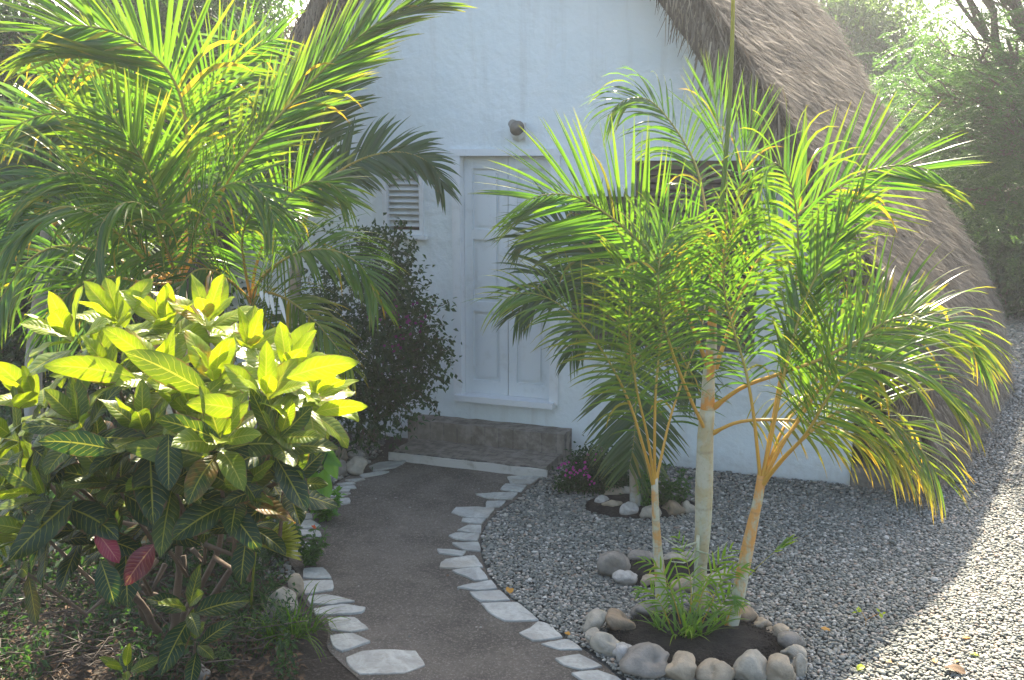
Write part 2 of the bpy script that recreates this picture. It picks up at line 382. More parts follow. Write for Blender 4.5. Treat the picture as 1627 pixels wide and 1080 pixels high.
def frond(parent, pts, len_px, face=(0, -1, .3), pairs=38, vang=20, droop=.35, age=.2, bare=.28, prad=.011, wid=.0142,
          mat='palm_leaf', a0=62, a1=24, side=(1, 1), name='frond', flat=False, label=None, gap=0.0):
    P = [at(*p) if not isinstance(p, Vector) else p for p in pts]
    Yav = sum(p.y for p in P)/len(P); LL = len_px/FPX*Yav
    ns = pairs*2+20; S, tot = catmull(P, ns); face = Vector(face).normalized()
    mb = MB(); mb.cur = 1
    k0 = [0]+list(range(2, ns, 3))+([ns-1] if (ns-1) not in range(2, ns, 3) else [])
    mb.tube([S[i] for i in k0], [prad*((1-i/(ns-1))**.8*.85+.12)*(1.5 if i < 3 else 1) for i in k0], 6)
    mb.cur = 0
    age0 = age
    for k in range(pairs):
        s = bare+(1-bare)*(k+.3)/pairs
        for sd in (-1, 1):
            if side[0 if sd < 0 else 1] <= random.random() or random.random() < gap: continue
            ss = min(s+random.uniform(-.3, .3)*(1-bare)/pairs, .999); i = ss*(ns-1); i0 = int(i); i1 = min(i0+1, ns-1)
            p = S[i0].lerp(S[i1], i-i0); T = (S[min(i0+2, ns-1)]-S[max(i0-1, 0)]).normalized()
            N = (face-T*face.dot(T))
            if N.length < .05: N = Vector((0, 0, 1))-T*T.z
            N.normalize(); Sd = T.cross(N)*sd
            q = (ss-bare)/(1-bare)
            a = R(a0+(a1-a0)*q**.9+random.uniform(-5, 5)); v = R(vang+random.uniform(-9, 9))
            d = T*math.cos(a)+(Sd*math.cos(v)+N*math.sin(v))*math.sin(a)
            lp = (.55+.45*math.sin(min(q/.42, 1)*PI/2))*(1-.52*max(0, (q-.45)/.55)**1.4)
            L = LL*lp*random.uniform(.9, 1.08)
            b = (T*.8+N*random.uniform(-.1, .5))
            dr = droop*random.uniform(.6, 1.4); ag = min(1, max(0, age0+random.uniform(-.12, .12)))
            z_ = random.random()
            if z_ < .035: dr = dr*2.5+.8; ag = random.uniform(.7, 1); L *= .8
            elif z_ < .08: d = (d+Vector((random.gauss(0, .3), random.gauss(0, .3), random.gauss(0, .3)))).normalized()
            leaflet(mb, p, d, b, L, wid*(.75+.35*math.sin(q*PI))*random.uniform(.7, 1.15), dr, ag)
    o = mb.build(name, [mat, 'rachis'], parent)
    if label: o['label'] = label
    return o
def stem(parent, pts, rad, name='trunk', mat='trunk_pale', age=.8, ring=.16, seg=14, n=24):
    S, tot = catmull(pts, n); mb = MB(); rr = []
    for i in range(n):
        q = i/(n-1)*(len(rad)-1); j = min(int(q), len(rad)-2); r = rad[j]+(rad[j+1]-rad[j])*(q-j)
        rr.append(r*random.uniform(.98, 1.02))
    mb.tube(S, rr, seg, age, ring); return mb.build(name, mat, parent)

# ================================================================== SETTING
def grid_sheet(name, x0, x1, y0, y1, z, mat):
    mb = MB(); mb.add([(x0, y0, z), (x1, y0, z), (x1, y1, z), (x0, y1, z)], [(0, 1, 2, 3)])
    return tag(mb.build(name, mat, None, False), kind='structure')
grid_sheet('ground', -45, 45, -25, 60, 0, 'soil')

K6 = lambda p: (460+p[0]/3.0, 720+p[1]/3.0)
right_edge = [K6(p) for p in [(1220, 100), (1150, 165), (1085, 222), (985, 290), (925, 365), (908, 440), (925, 530), (965, 612), (1065, 705), (1195, 808), (1305, 885), (1430, 960), (1570, 1075), (1760, 1230), (2000, 1400)]]
left_edge = [K6(p) for p in [(430, 15), (370, 62), (250, 130), (160, 200), (110, 280), (30, 330), (5, 420), (0, 520), (55, 600), (60, 690), (110, 760), (180, 850), (180, 930), (240, 1000), (330, 1080), (430, 1180), (560, 1330)]]
RE = [G(*p) for p in right_edge]; LE = [G(*p) for p in left_edge]
REc, _ = catmull(RE, 90); LEc, _ = catmull(LE, 90)
mb = MB()
for a, b in zip(LEc, REc):
    mb.v += [(a.x, a.y, .006), (b.x, b.y, .006)]; mb.a += [(0, 0, 0)]*2
for i in range(89): mb.f.append((2*i, 2*i+1, 2*i+3, 2*i+2)); mb.m.append(0)
tag(mb.build('path', 'path', None, False), kind='structure')
# mortar kerb lines beside the path
# gravel: bed sheet and pebbles
W0 = G(590, 690); W1 = G(1350, 772)
wd = (W1-W0); wd.z = 0; wd.normalize(); wn = Vector((-wd.y, wd.x, 0))      # along wall to the right / away from camera
if wn.y < 0: wn = -wn
def loc2w(s, n, z): return W0+wd*s+wn*n+Vector((0, 0, z))
def WP(px, py, off=0.0):
    d = ray(px, py); o = Vector((0, 0, HCAM)); p0 = W0+wn*off
    t = (p0-o).dot(wn)/d.dot(wn); return o+d*t
def WL(px, py, off=0.0):
    p = WP(px, py, off)-W0; return p.dot(wd), p.z

bed = [tuple(p) for p in REc]
mb = MB(); mb.v = [(p.x, p.y, .003) for p in REc]+[(14, REc[-1].y, .003), (22, 12, .003), (14, 24, .003), (3.5, 24, .003), (2.5, W1.y+.3, .003), (.5, 8.2, .003)]
mb.a = [(0, 0, 0)]*len(mb.v); mb.f = [tuple(range(len(mb.v)))]; mb.m = [0]
tag(mb.build('gravel_bed', 'gravel_bed', None, False), kind='structure')

planters = []   # (centre, rx, ry)
pc1 = G(1103, 1024); pc2 = G(1062, 912); pc3 = G(1018, 806)
planters = [(pc1, .44, .33), (pc2, .34, .20), (pc3, .38, .26)]
def icos(sub):
    bm = bmesh.new(); bmesh.ops.create_icosphere(bm, subdivisions=sub, radius=1)
    V = np.array([v.co[:] for v in bm.verts]); F = np.array([[v.index for v in f.verts] for f in bm.faces]); bm.free(); return V, F
def pebbles(name, pts, size, sub, zoff=0.0):
    V0, F0 = icos(sub); n = len(pts); nv = len(V0)
    ang = rng.uniform(0, 2*PI, n); sx = size*rng.uniform(.65, 1.45, n); sy = sx*rng.uniform(.55, .9, n); sz = sx*rng.uniform(.35, .6, n)
    V = V0[None]*np.stack([sx, sy, sz], 1)[:, None, :]*(1+rng.normal(0, .07, (n, nv, 1)))
    # random tilt then yaw
    tx = rng.normal(0, .35, n); c, s = np.cos(tx)[:, None], np.sin(tx)[:, None]
    y = V[..., 1]*c-V[..., 2]*s; z = V[..., 1]*s+V[..., 2]*c; x = V[..., 0]
    ca, sa = np.cos(ang)[:, None], np.sin(ang)[:, None]
    X = x*ca-y*sa+pts[:, 0:1]; Y = x*sa+y*ca+pts[:, 1:2]; Z = z+pts[:, 2:3]+(sz*.55)[:, None]
    VV = np.stack([X, Y, Z], -1).reshape(-1, 3); FF = (F0[None]+(np.arange(n)*nv)[:, None, None]).reshape(-1, 3)
    return VV, FF
rex = np.array([p.x for p in REc])[::-1]; rey = np.array([p.y for p in REc])[::-1]
def in_gravel(P):
    x, y = P[:, 0], P[:, 1]
    ok = x > np.interp(y, rey, rex)+.012
    s = (x-W0.x)*wd.x+(y-W0.y)*wd.y; n = (x-W0.x)*wn.x+(y-W0.y)*wn.y
    slen = (W1-W0).length
    ok &= ~((n > -.02) & (s < slen+.03))
    ok &= ~((n > 2.2) & (s < slen+.8))
    for c, rx, ry in planters: ok &= ((x-c.x)/rx)**2+((y-c.y)/ry)**2 > 1.0
    u, v = proj(np.stack([x, y, 0*x], 1)); ok &= (u > -20) & (u < 1655) & (v < 1105)
    return ok
def jgrid(x0, x1, y0, y1, st):
    gx, gy = np.meshgrid(np.arange(x0, x1, st), np.arange(y0, y1, st)); n = gx.size
    P = np.stack([gx.ravel()+rng.uniform(-.5, .5, n)*st, gy.ravel()+rng.uniform(-.5, .5, n)*st, rng.uniform(0, .010, n)], 1)
    return P
def wave(x, y): return .008*np.sin(x*3.1+y*1.7)+.007*np.sin(x*1.3-y*4.2)
parts = []
P = jgrid(-.5, 5, 3.9, 6.6, .0152); P = P[in_gravel(P)]; P[:, 2] += wave(P[:, 0], P[:, 1])*.6+.004; parts.append(pebbles('', P, .0100, 2))
P = jgrid(-.5, 7, 6.6, 9.5, .020); P = P[in_gravel(P)]; P[:, 2] += .004; parts.append(pebbles('', P, .0130, 1))
P = jgrid(2.5, 11, 9.5, 17, .042); P = P[in_gravel(P)]; parts.append(pebbles('', P, .026, 1))
# larger pebbles scattered
P = jgrid(-.5, 5, 3.9, 8, .10); P = P[in_gravel(P)]; P = P[rng.random(len(P)) < .5]; P[:, 2] += .008; parts.append(pebbles('', P, .0155, 2))
off = 0; VV = []; FF = []
for v, f in parts: VV.append(v); FF.append(f+off); off += len(v)
o = np_mesh('gravel', np.concatenate(VV), np.concatenate(FF), 'pebbles', smooth=True)
tag(o, 'grey river pebbles spread between the path and the thatched roof', 'gravel', kind='stuff')
# strip of pebbles left of the path near the step
P = jgrid(-2.2, -.4, 5.2, 8.3, .028); lx = np.array([p.x for p in LEc])[::-1]; ly = np.array([p.y for p in LEc])[::-1]
dx = np.interp(P[:, 1], ly, lx)-P[:, 0]; P = P[(dx > .01) & (dx < .30)]
v, f = pebbles('', P, .015, 1); o = np_mesh('gravel', v, f, 'pebbles', smooth=True)
tag(o, 'narrow strip of dark pebbles along the planted side of the path', 'gravel', kind='stuff')

# grit on the path
P = jgrid(-2.2, 1.2, 3.9, 8.3, .045); dl = P[:, 0]-np.interp(P[:, 1], ly, lx); dr_ = np.interp(P[:, 1], rey, rex)-P[:, 0]
de = np.minimum(dl, dr_); P = P[(de > 0) & (rng.random(len(P)) < .04+.40*np.exp(-np.maximum(de, 0)/.07))]; P[:, 2] = .004
v, f = pebbles('', P, .0062, 1); o = np_mesh('grit', v, f, 'pebbles', smooth=True); tag(o, 'loose grit strewn over the path and its edges', 'grit', kind='stuff')
# planter soil
ord_ = ['front', 'middle', 'rear']
for (c, rx, ry), w in zip(planters, ord_):
    mb = MB(); n = 40; vs = [(c.x, c.y, .045)]; fs = []
    for r_ in range(1, 7):
        for k in range(n):
            a = 2*PI*k/n; q = r_/6; vs.append((c.x+rx*q*math.cos(a), c.y+ry*q*math.sin(a), .045*(1-q**4)+.006+random.uniform(-.006, .006)))
    for k in range(n): fs.append((0, 1+k, 1+(k+1) % n))
    for r_ in range(5):
        for k in range(n): a = 1+r_*n+k; b = 1+r_*n+(k+1) % n; fs.append((a, a+n, b+n, b))
    mb.add(vs, fs); tag(mb.build('soil_bed', 'dark_soil'), kind='structure')
# crumbs of soil
def crumbs(c, rx, ry, n, s):
    a = rng.uniform(0, 2*PI, n); r = np.sqrt(rng.random(n))
    return pebbles('', np.stack([c.x+rx*r*np.cos(a), c.y+ry*r*np.sin(a), .035+0*a], 1), s, 1)
vs_ = [crumbs(pc1, .40, .30, 1500, .006), crumbs(pc2, .3, .17, 500, .006)]; off = 0; VV = []; FF = []
for v, f in vs_: VV.append(v); FF.append(f+off); off += len(v)
tag(np_mesh('soil_crumbs', np.concatenate(VV), np.concatenate(FF), 'dark_soil'), 'crumbly dark soil inside the stone rings', 'soil', kind='stuff')

# ------------------------------------------------------------------ flagstones
def flagstone(poly, label, group):
    pts = [G(*K6(p)) for p in poly]; n0 = len(pts); ring = []
    for i in range(n0):
        a, b = pts[i], pts[(i+1) % n0]; m = max(2, int((b-a).length/.035))
        for k in range(m):
            p = a.lerp(b, k/m); j = .0 if k == 0 else .004
            ring.append(Vector((p.x+random.uniform(-j, j), p.y+random.uniform(-j, j), 0)))
    # round the traced corners a little
    n = len(ring); ring = [ring[i]*.86+ring[i-1]*.07+ring[(i+1) % n]*.07 for i in range(n)]
    c = sum(ring, Vector())/n; ring = [c+(q_-c)*1.05 for q_ in ring]; h = random.uniform(.013, .017); tilt = (random.uniform(-.010, .010), random.uniform(-.010, .010))
    mb = MB(); vs = []; fs = []
    lay = [(1.0, .0), (1.0, h-.003), (.975, h), (.6, h), (.25, h)]
    for q, z in lay:
        for p in ring:
            d = p-c; zz = z+(tilt[0]*d.x+tilt[1]*d.y+random.uniform(-.0015, .0015) if z > 0 else 0); vs.append(Vector((c.x+d.x*q, c.y+d.y*q, zz)))
    vs.append(Vector((c.x, c.y, h)))
    for l in range(len(lay)-1):
        for i in range(n): j = (i+1) % n; fs.append((l*n+i, l*n+j, (l+1)*n+j, (l+1)*n+i))
    l = (len(lay)-1)*n
    for i in range(n): fs.append((l+i, l+(i+1) % n, len(vs)-1))
    area = sum((ring[i].x*ring[(i+1) % n].y-ring[(i+1) % n].x*ring[i].y) for i in range(n))
    if area < 0: fs = [tuple(reversed(f)) for f in fs]
    mb.add(vs, fs); o = mb.build('flagstone', 'flagstone', None, False, origin=(c.x, c.y, 0))
    return tag(o, label, 'flagstone', group)
NUM = ['first', 'second', 'third', 'fourth', 'fifth', 'sixth', 'seventh', 'eighth', 'ninth', 'tenth', 'eleventh', 'twelfth', 'thirteenth',
       'fourteenth', 'fifteenth', 'sixteenth', 'seventeenth', 'eighteenth', 'nineteenth', 'twentieth']
RF = [([(1040, 118), (1080, 113), (1195, 120), (1150, 150), (1055, 150)], 'grey five sided'),
 ([(1030, 152), (1130, 160), (1105, 190), (1005, 180)], 'small grey'),
 ([(890, 203), (1000, 195), (1085, 195), (1060, 225), (950, 222)], 'long pointed'),
 ([(940, 235), (1030, 233), (1000, 262), (935, 265)], 'small squarish'),
 ([(795, 267), (900, 265), (975, 270), (940, 315), (850, 312), (775, 290)], 'wide grey'),
 ([(825, 318), (935, 320), (915, 345), (820, 332)], 'thin sliver'),
 ([(850, 350), (915, 350), (912, 388), (860, 385), (800, 375)], 'small blunt'),
 ([(790, 388), (905, 393), (895, 425), (800, 418), (760, 402)], 'pointed grey'),
 ([(775, 437), (900, 432), (910, 475), (830, 468)], 'rough edged'),
 ([(705, 463), (840, 475), (820, 498), (715, 485)], 'thin jutting'),
 ([(745, 515), (880, 495), (920, 550), (800, 557), (718, 552), (725, 530)], 'large pale'),
 ([(775, 568), (905, 555), (945, 610), (880, 615)], 'pale wedge shaped'),
 ([(800, 648), (960, 615), (990, 655), (900, 662)], 'pale triangular'),
 ([(860, 672), (1000, 663), (1050, 710), (910, 715)], 'pale four sided'),
 ([(915, 725), (1085, 720), (1185, 805), (1025, 807), (965, 775)], 'big cracked white'),
 ([(1185, 812), (1240, 830), (1300, 888), (1160, 903), (1095, 865), (1150, 845)], 'pale kite shaped'),
 ([(1200, 918), (1330, 895), (1395, 945), (1290, 945)], 'flat pale'),
 ([(1265, 990), (1380, 968), (1490, 1025), (1390, 1042), (1310, 1020)], 'pale lozenge shaped'),
 ([(1345, 1062), (1470, 1048), (1560, 1080), (1620, 1120), (1440, 1120)], 'half shown pale')]
for i, (pl, ds) in enumerate(RF):
    flagstone(pl, f'{ds} flagstone, {NUM[i]} from the step on the gravel side of the path' if i < 18 else 'half shown pale flagstone at the bottom frame edge on the gravel side', 'flagstones edging the path on the gravel side')
LF = [([(380, 70), (430, 52), (560, 42), (500, 75), (400, 90)], 'long grey'),
 ([(335, 110), (440, 92), (475, 95), (420, 110), (350, 122)], 'thin pointed'),
 ([(265, 135), (350, 124), (362, 131), (310, 143)], 'small thin'),
 ([(225, 152), (300, 144), (316, 151), (250, 161)], 'tiny'),
 ([(212, 166), (310, 161), (320, 173), (225, 179)], 'short blunt'),
 ([(198, 183), (290, 180), (280, 192), (200, 194)], 'sliver like'),
 ([(175, 199), (292, 199), (250, 214), (172, 212)], 'narrow'),
 ([(165, 224), (285, 222), (287, 245), (180, 260)], 'broad grey'),
 ([(45, 290), (105, 295), (112, 320), (40, 325)], 'half hidden small'),
 ([(40, 332), (100, 327), (150, 355), (60, 367)], 'dull pointed'),
 ([(50, 375), (140, 378), (152, 400), (100, 412), (45, 400)], 'dull squarish'),
 ([(30, 430), (130, 432), (130, 455), (40, 460)], 'weed fringed'),
 ([(5, 467), (90, 464), (97, 492), (10, 502)], 'leaf shaded'),
 ([(70, 560), (160, 556), (200, 605), (65, 602)], 'blue grey'),
 ([(60, 620), (205, 617), (205, 660), (75, 680)], 'thick square'),
 ([(90, 690), (180, 683), (310, 715), (200, 730), (100, 725)], 'long tapering'),
 ([(120, 752), (250, 730), (360, 748), (340, 770), (200, 778), (125, 775)], 'low wide'),
 ([(180, 795), (310, 790), (375, 845), (290, 860), (200, 850)], 'tilted grey'),
 ([(195, 880), (300, 870), (385, 910), (250, 955), (210, 930)], 'pale pointed'),
 ([(275, 985), (350, 955), (500, 948), (600, 955), (640, 1020), (540, 1055), (340, 1060), (290, 1020)], 'largest white')]
for i, (pl, ds) in enumerate(LF):
    flagstone(pl, f'{ds} flagstone, {NUM[i]} from the step on the croton side of the path', 'flagstones edging the path on the planted side')

# ------------------------------------------------------------------ loose stones
VI, FI = icos(4)
def stone(px, py, w, h, mat, label, group, bot=True, dep=.85, sq=0.0, yaw=None):
    """px,py centre in the photo; w,h its size there"""
    base = G(px, py+h*.42); Y = base.y+.0; sc = base.length
    dist = (base-Vector((0, 0, HCAM))).length; mpp = dist/FPX
    rx = w*mpp/2*1.12; rz = h*mpp/2*1.12; ry = rx*dep
    V = VI.copy(); n = len(V)
    if sq: V = np.sign(V)*np.abs(V)**(1-sq); V /= np.maximum(np.abs(V).max(), 1e-9)
    o0 = rng.uniform(-9, 9, 3); d = np.zeros(n)
    for fq, am in ((1.6, .13), (3.1, .07), (6.5, .03), (13, .016), (27, .008)):
        K = rng.normal(0, 1, (3, 3)); K = norm(K)*fq; d += am*np.sin(V@K[0]+o0[0])*np.cos(V@K[1]+o0[1])+am*.6*np.sin(V@K[2]+o0[2])
    # flat facets
    for _ in range(9):
        f = norm(rng.normal(0, 1, (1, 3)))[0]; pr = V@f; d -= np.maximum(pr-rng.uniform(.62, .8), 0)*.8
    V = V*(1+d)[:, None]; a = random.uniform(-.4, .4) if yaw is None else yaw
    V = V*np.array([rx, ry, rz]); ca, sa = math.cos(a), math.sin(a)
    ti = random.uniform(-.15, .15); X = V[:, 0]*math.cos(ti)-V[:, 2]*math.sin(ti); Z = V[:, 0]*math.sin(ti)+V[:, 2]*math.cos(ti); Yv = V[:, 1]
    V = np.stack([X, Yv, Z], 1)
    cz = rz*.66; cen = Vector((base.x, base.y+ry*.35, cz))
    o = np_mesh('stone', V, FI, mat, smooth=True); o.location = cen
    return tag(o, label, 'stone', group)
K7 = lambda x, y: (880+x/3.013, 740+y/3.013)
G1 = 'stones ringing the front palm planter'
S1 = [(203, 762, 105, 115, 'stone_pale', 'pale upright stone at the path side of the front planter ring'),
 (185, 838, 95, 95, 'stone_pale', 'small grey stone nearest the flagstones in the front planter ring'),
 (245, 868, 125, 125, 'stone_pale', 'pointed sandy stone beside a speckled white stone in the front ring'),
 (335, 895, 130, 130, 'stone_white', 'speckled white stone left of the big square stone in the front ring'),
 (455, 960, 215, 140, 'stone_grey', 'big squarish grey brown stone, widest of the front planter ring'),
 (620, 990, 160, 125, 'stone_tan', 'rounded tan stone right beside the big squarish one in the front ring'),
 (785, 1000, 165, 125, 'stone_tan', 'smooth tan boulder at the bottom middle of the front ring'),
 (945, 985, 150, 155, 'stone_pale', 'tall pale egg shaped stone at the bottom of the front ring'),
 (1083, 990, 155, 145, 'stone_tan', 'yellow brown boulder near the sunlit gravel in the front ring'),
 (1172, 965, 70, 125, 'stone_pale', 'narrow pale stone at the gravel end of the front ring'),
 (1140, 905, 95, 75, 'stone_pale', 'small stone resting above the narrow pale one in the front ring'),
 (1132, 850, 110, 95, 'stone_grey', 'grey stone on the right curve of the front planter ring'),
 (1070, 795, 105, 65, 'stone_tan', 'rough lichen coloured stone at the upper right of the front ring'),
 (1000, 765, 90, 60, 'stone_tan', 'low mottled stone behind the leaning palm stem in the front ring'),
 (925, 728, 110, 75, 'stone_brown', 'orange brown stone directly behind the leaning palm stem'),
 (800, 708, 80, 60, 'stone_pale', 'low pale stone at the back of the front ring between two stems'),
 (320, 760, 135, 110, 'stone_brown', 'rust stained brown block at the upper left of the front ring'),
 (425, 705, 120, 90, 'stone_grey', 'dark grey brown rock at the foot of the thin orange stem')]
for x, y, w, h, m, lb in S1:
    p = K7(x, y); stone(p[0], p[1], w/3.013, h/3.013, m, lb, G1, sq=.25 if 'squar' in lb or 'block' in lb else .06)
G2 = 'stones ringing the middle planter'
S2 = [(300, 480, 145, 130, 'stone_grey', 'large pale grey rock at the left end of the middle stone ring'),
 (418, 445, 108, 66, 'stone_grey', 'low rounded grey stone behind the thin orange palm stem'),
 (350, 540, 118, 76, 'stone_white', 'white triangular stone in front of the large grey rock in the middle ring'),
 (455, 555, 80, 62, 'stone_tan', 'small tan stone next to the white triangular one in the middle ring'),
 (570, 452, 100, 62, 'stone_pale', 'pale stone at the back of the middle ring between two palm stems'),
 (645, 448, 72, 60, 'stone_pale', 'small pale stone touching the thick palm trunk in the middle ring'),
 (620, 572, 112, 72, 'stone_tan', 'wide tan stone at the front of the middle ring behind the seedlings'),
 (755, 555, 85, 74, 'stone_pale', 'pale stone right of the thick trunk in the middle ring'),
 (812, 530, 76, 78, 'stone_pale', 'upright pale stone at the right end of the middle ring')]
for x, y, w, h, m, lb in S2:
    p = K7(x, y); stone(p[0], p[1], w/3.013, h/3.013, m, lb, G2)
G3 = 'stones ringing the rear planter'
S3 = [(228, 172, 66, 60, 'stone_white', 'white stone at the left end of the rear ring by the purple flowers'),
 (285, 132, 92, 50, 'stone_tan', 'tan stone at the back left of the rear ring'),
 (280, 188, 102, 72, 'stone_tan', 'round yellowish stone at the front left of the rear ring'),
 (357, 124, 66, 60, 'stone_pale', 'pale stone against the grey palm trunk in the rear ring'),
 (360, 215, 102, 70, 'stone_white', 'off white pointed stone at the front of the rear ring'),
 (465, 226, 106, 76, 'stone_pale', 'cream stone behind the thin orange stem in the rear ring'),
 (566, 206, 96, 80, 'stone_brown', 'dark brown round stone in the rear ring'),
 (640, 198, 62, 76, 'stone_pale', 'pale stone beside the thick trunk at the end of the rear ring')]
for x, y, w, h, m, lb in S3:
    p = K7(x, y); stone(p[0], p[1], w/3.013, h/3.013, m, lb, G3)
K5 = lambda x, y: (480+x/3.087, 440+y/3.087)
G4 = 'stones under the bougainvillea beside the path'
for x, y, w, h, m, lb in [(180, 880, 75, 75, 'stone_tan', 'round brownish stone under the bougainvillea, farthest from the step'),
 (268, 875, 75, 50, 'stone_white', 'whitish stone on top of the pile under the bougainvillea'),
 (268, 930, 110, 100, 'stone_pale', 'large pale stone touching the flagstones under the bougainvillea'),
 (192, 940, 45, 90, 'stone_grey', 'narrow upright grey stone under the bougainvillea')]:
    p = K5(x, y); stone(p[0], p[1], w/3.087, h/3.087, m, lb, G4)
G5 = 'rocks between the croton and the flagstones'
for x, y, w, h, m, lb in [(445, 962, 46, 62, 'stone_pale', 'pale limestone rock standing behind the grass tuft'),
 (470, 935, 26, 36, 'stone_tan', 'small tan rock touching the thick square flagstone'),
 (318, 1070, 26, 30, 'stone_grey', 'grey rock chip under the low croton sprig'),
 (425, 985, 30, 26, 'stone_grey', 'small grey rock hidden in weeds left of the grass tuft')]:
    stone(x, y, w, h, m, lb, G5)

# ================================================================== HOUSE
house = thing('thatched_house', 'white walled house with a steep brown thatched roof and louvred window', 'house', W0)
s0, _ = WL(640, 690)
slopeR = [WL(*p, -.35) for p in [(1112, 0), (1226, 167)]]
(sa_, za), (sb_, zb) = slopeR
mR = (zb-za)/(sb_-sa_)                           # slope of the front roof edge
sC, _ = WL(1350, 772)
apex_s = (WL(478, 0, -.35)[0]+sa_)/2; apex_z = za+mR*(apex_s-sa_)
sL = 2*apex_s-sC
dr = [WL(726, 250)[0], WL(884, 250)[0]]
zt_door = WL(800, 247)[1]; zb_door = WL(800, 634)[1]
wi = [WL(614, 320)[0], WL(668, 320)[0]]; zw = [WL(640, 366)[1], WL(640, 270)[1]]
sh = [WL(905, 400)[0], WL(1205, 400)[0]]; zs = [WL(1000, 552)[1], WL(1100, 254)[1]]
sp = WL(1006, 300)[0]; zsl = WL(910, 311)[1]
ss = sorted([sL, wi[0], wi[1], dr[0], dr[1], sh[0], sp, sh[1], sC]); zz = sorted([0, zb_door, zs[0], zw[0], zw[1], zt_door+.004, zs[1]-.004, zsl, apex_z+.5])
bm = bmesh.new(); vg = {}
def gv(i, j):
    if (i, j) not in vg: vg[(i, j)] = bm.verts.new((ss[i], 0, zz[j]))
    return vg[(i, j)]
def openc(s, z):
    if wi[0] < s < wi[1] and zw[0] < z < zw[1]: return True
    if dr[0] < s < dr[1] and zb_door < z < zt_door: return True
    if sh[0] < s < sh[1] and zs[0] < z < (zsl if s < sp else zs[1]): return True
    return False
for i in range(len(ss)-1):
    for j in range(len(zz)-1):
        if openc((ss[i]+ss[i+1])/2, (zz[j]+zz[j+1])/2): continue
        bm.faces.new((gv(i, j), gv(i+1, j), gv(i+1, j+1), gv(i, j+1)))
for sgn in (1, -1):
    nrm_ = Vector((-mR*sgn, 0, 1)).normalized()
    bmesh.ops.bisect_plane(bm, geom=bm.verts[:]+bm.edges[:]+bm.faces[:], plane_co=(apex_s, 0, apex_z-.12), plane_no=nrm_, clear_outer=True)
r = bmesh.ops.extrude_face_region(bm, geom=bm.faces[:])
for v in [g for g in r['geom'] if isinstance(g, bmesh.types.BMVert)]: v.co.y += .2
bmesh.ops.recalc_face_normals(bm, faces=bm.faces[:])
me = bpy.data.meshes.new('wall'); bm.to_mesh(me); bm.free(); me.materials.append(M['whitewash'])
MW = Matrix.Translation(W0) @ Matrix(((wd.x, wn.x, 0, 0), (wd.y, wn.y, 0, 0), (0, 0, 1, 0), (0, 0, 0, 1)))
HM = MW
def hobj(name, me_or_mb, mat=None, parent=None, smooth=False):
    """object whose mesh is in wall coordinates (s, depth, z)"""
    if isinstance(me_or_mb, MB):
        b = me_or_mb; me = bpy.data.meshes.new(name); me.from_pydata(b.v, [], b.f)
        for m in (mat if isinstance(mat, (list, tuple)) else [mat]): me.materials.append(M[m])
        me.polygons.foreach_set('material_index', b.m); me.polygons.foreach_set('use_smooth', [smooth]*len(b.f)); me.update()
    else: me = me_or_mb
    o = bpy.data.objects.new(name, me); C.objects.link(o); o.matrix_world = HM
    p = parent or house; o.parent = p; o.matrix_parent_inverse = (Matrix.Translation(house.location) if p is house else HM).inverted()
    return o
hobj('wall', me)
def bxl(mb, s0_, s1_, n0, n1, z0, z1): mb.box(((s0_+s1_)/2, (n0+n1)/2, (z0+z1)/2), s1_-s0_, n1-n0, z1-z0)
# side wall (right) and beige pier at its foot
mb = MB(); bxl(mb, sC-.2, sC-.002, .203, 3.6, 0, 1.5); hobj('side_wall', mb, 'pier')
mb = MB(); bxl(mb, sL+.002, sL+.2, .203, 3.6, 0, 1.5); hobj('side_wall', mb, 'pier')
mb = MB(); bxl(mb, sL+.25, sC-.25, 1.2, 1.25, .05, 2.6); hobj('dark_backing', mb, 'dark_interior')  # near-black sheet; the darkness of the interior is put into its colour
# louvred window
mb = MB(); a, b = wi; z0, z1 = zw; t = .035
for bx in ((a-.03, a+t-.03+.0, z0, z1), (b-t+.03, b+.03, z0, z1), (a-.03, b+.03, z1-.004, z1+t), (a-.03, b+.03, z0-t, z0+.004)):
    bxl(mb, bx[0], bx[1], -.018, .05, bx[2], bx[3])
wf = hobj('window', mb, 'frame_paint')
mb = MB(); bxl(mb, a-.06, b+.06, -.055, .03, z0-t-.03, z0-t-.002); hobj('sill', mb, 'frame_paint', wf)
mb = MB(); n = 9
for k in range(n):
    zc = z0+.03+(z1-z0-.05)*(k+.5)/n
    X, Yv, Z = Vector((1, 0, 0)), Vector((0, math.cos(.75), math.sin(.75))), Vector((0, -math.sin(.75), math.cos(.75)))
    mb.box(((a+b)/2, .045, zc), b-a-.012, .062, .006, (X, Yv, Z))
hobj('louvre', mb, 'louvre_paint', wf)
mb = MB(); bxl(mb, a+.005, b-.005, .11, .12, z0, z1); hobj('screen', mb, 'shutter_wood', wf)
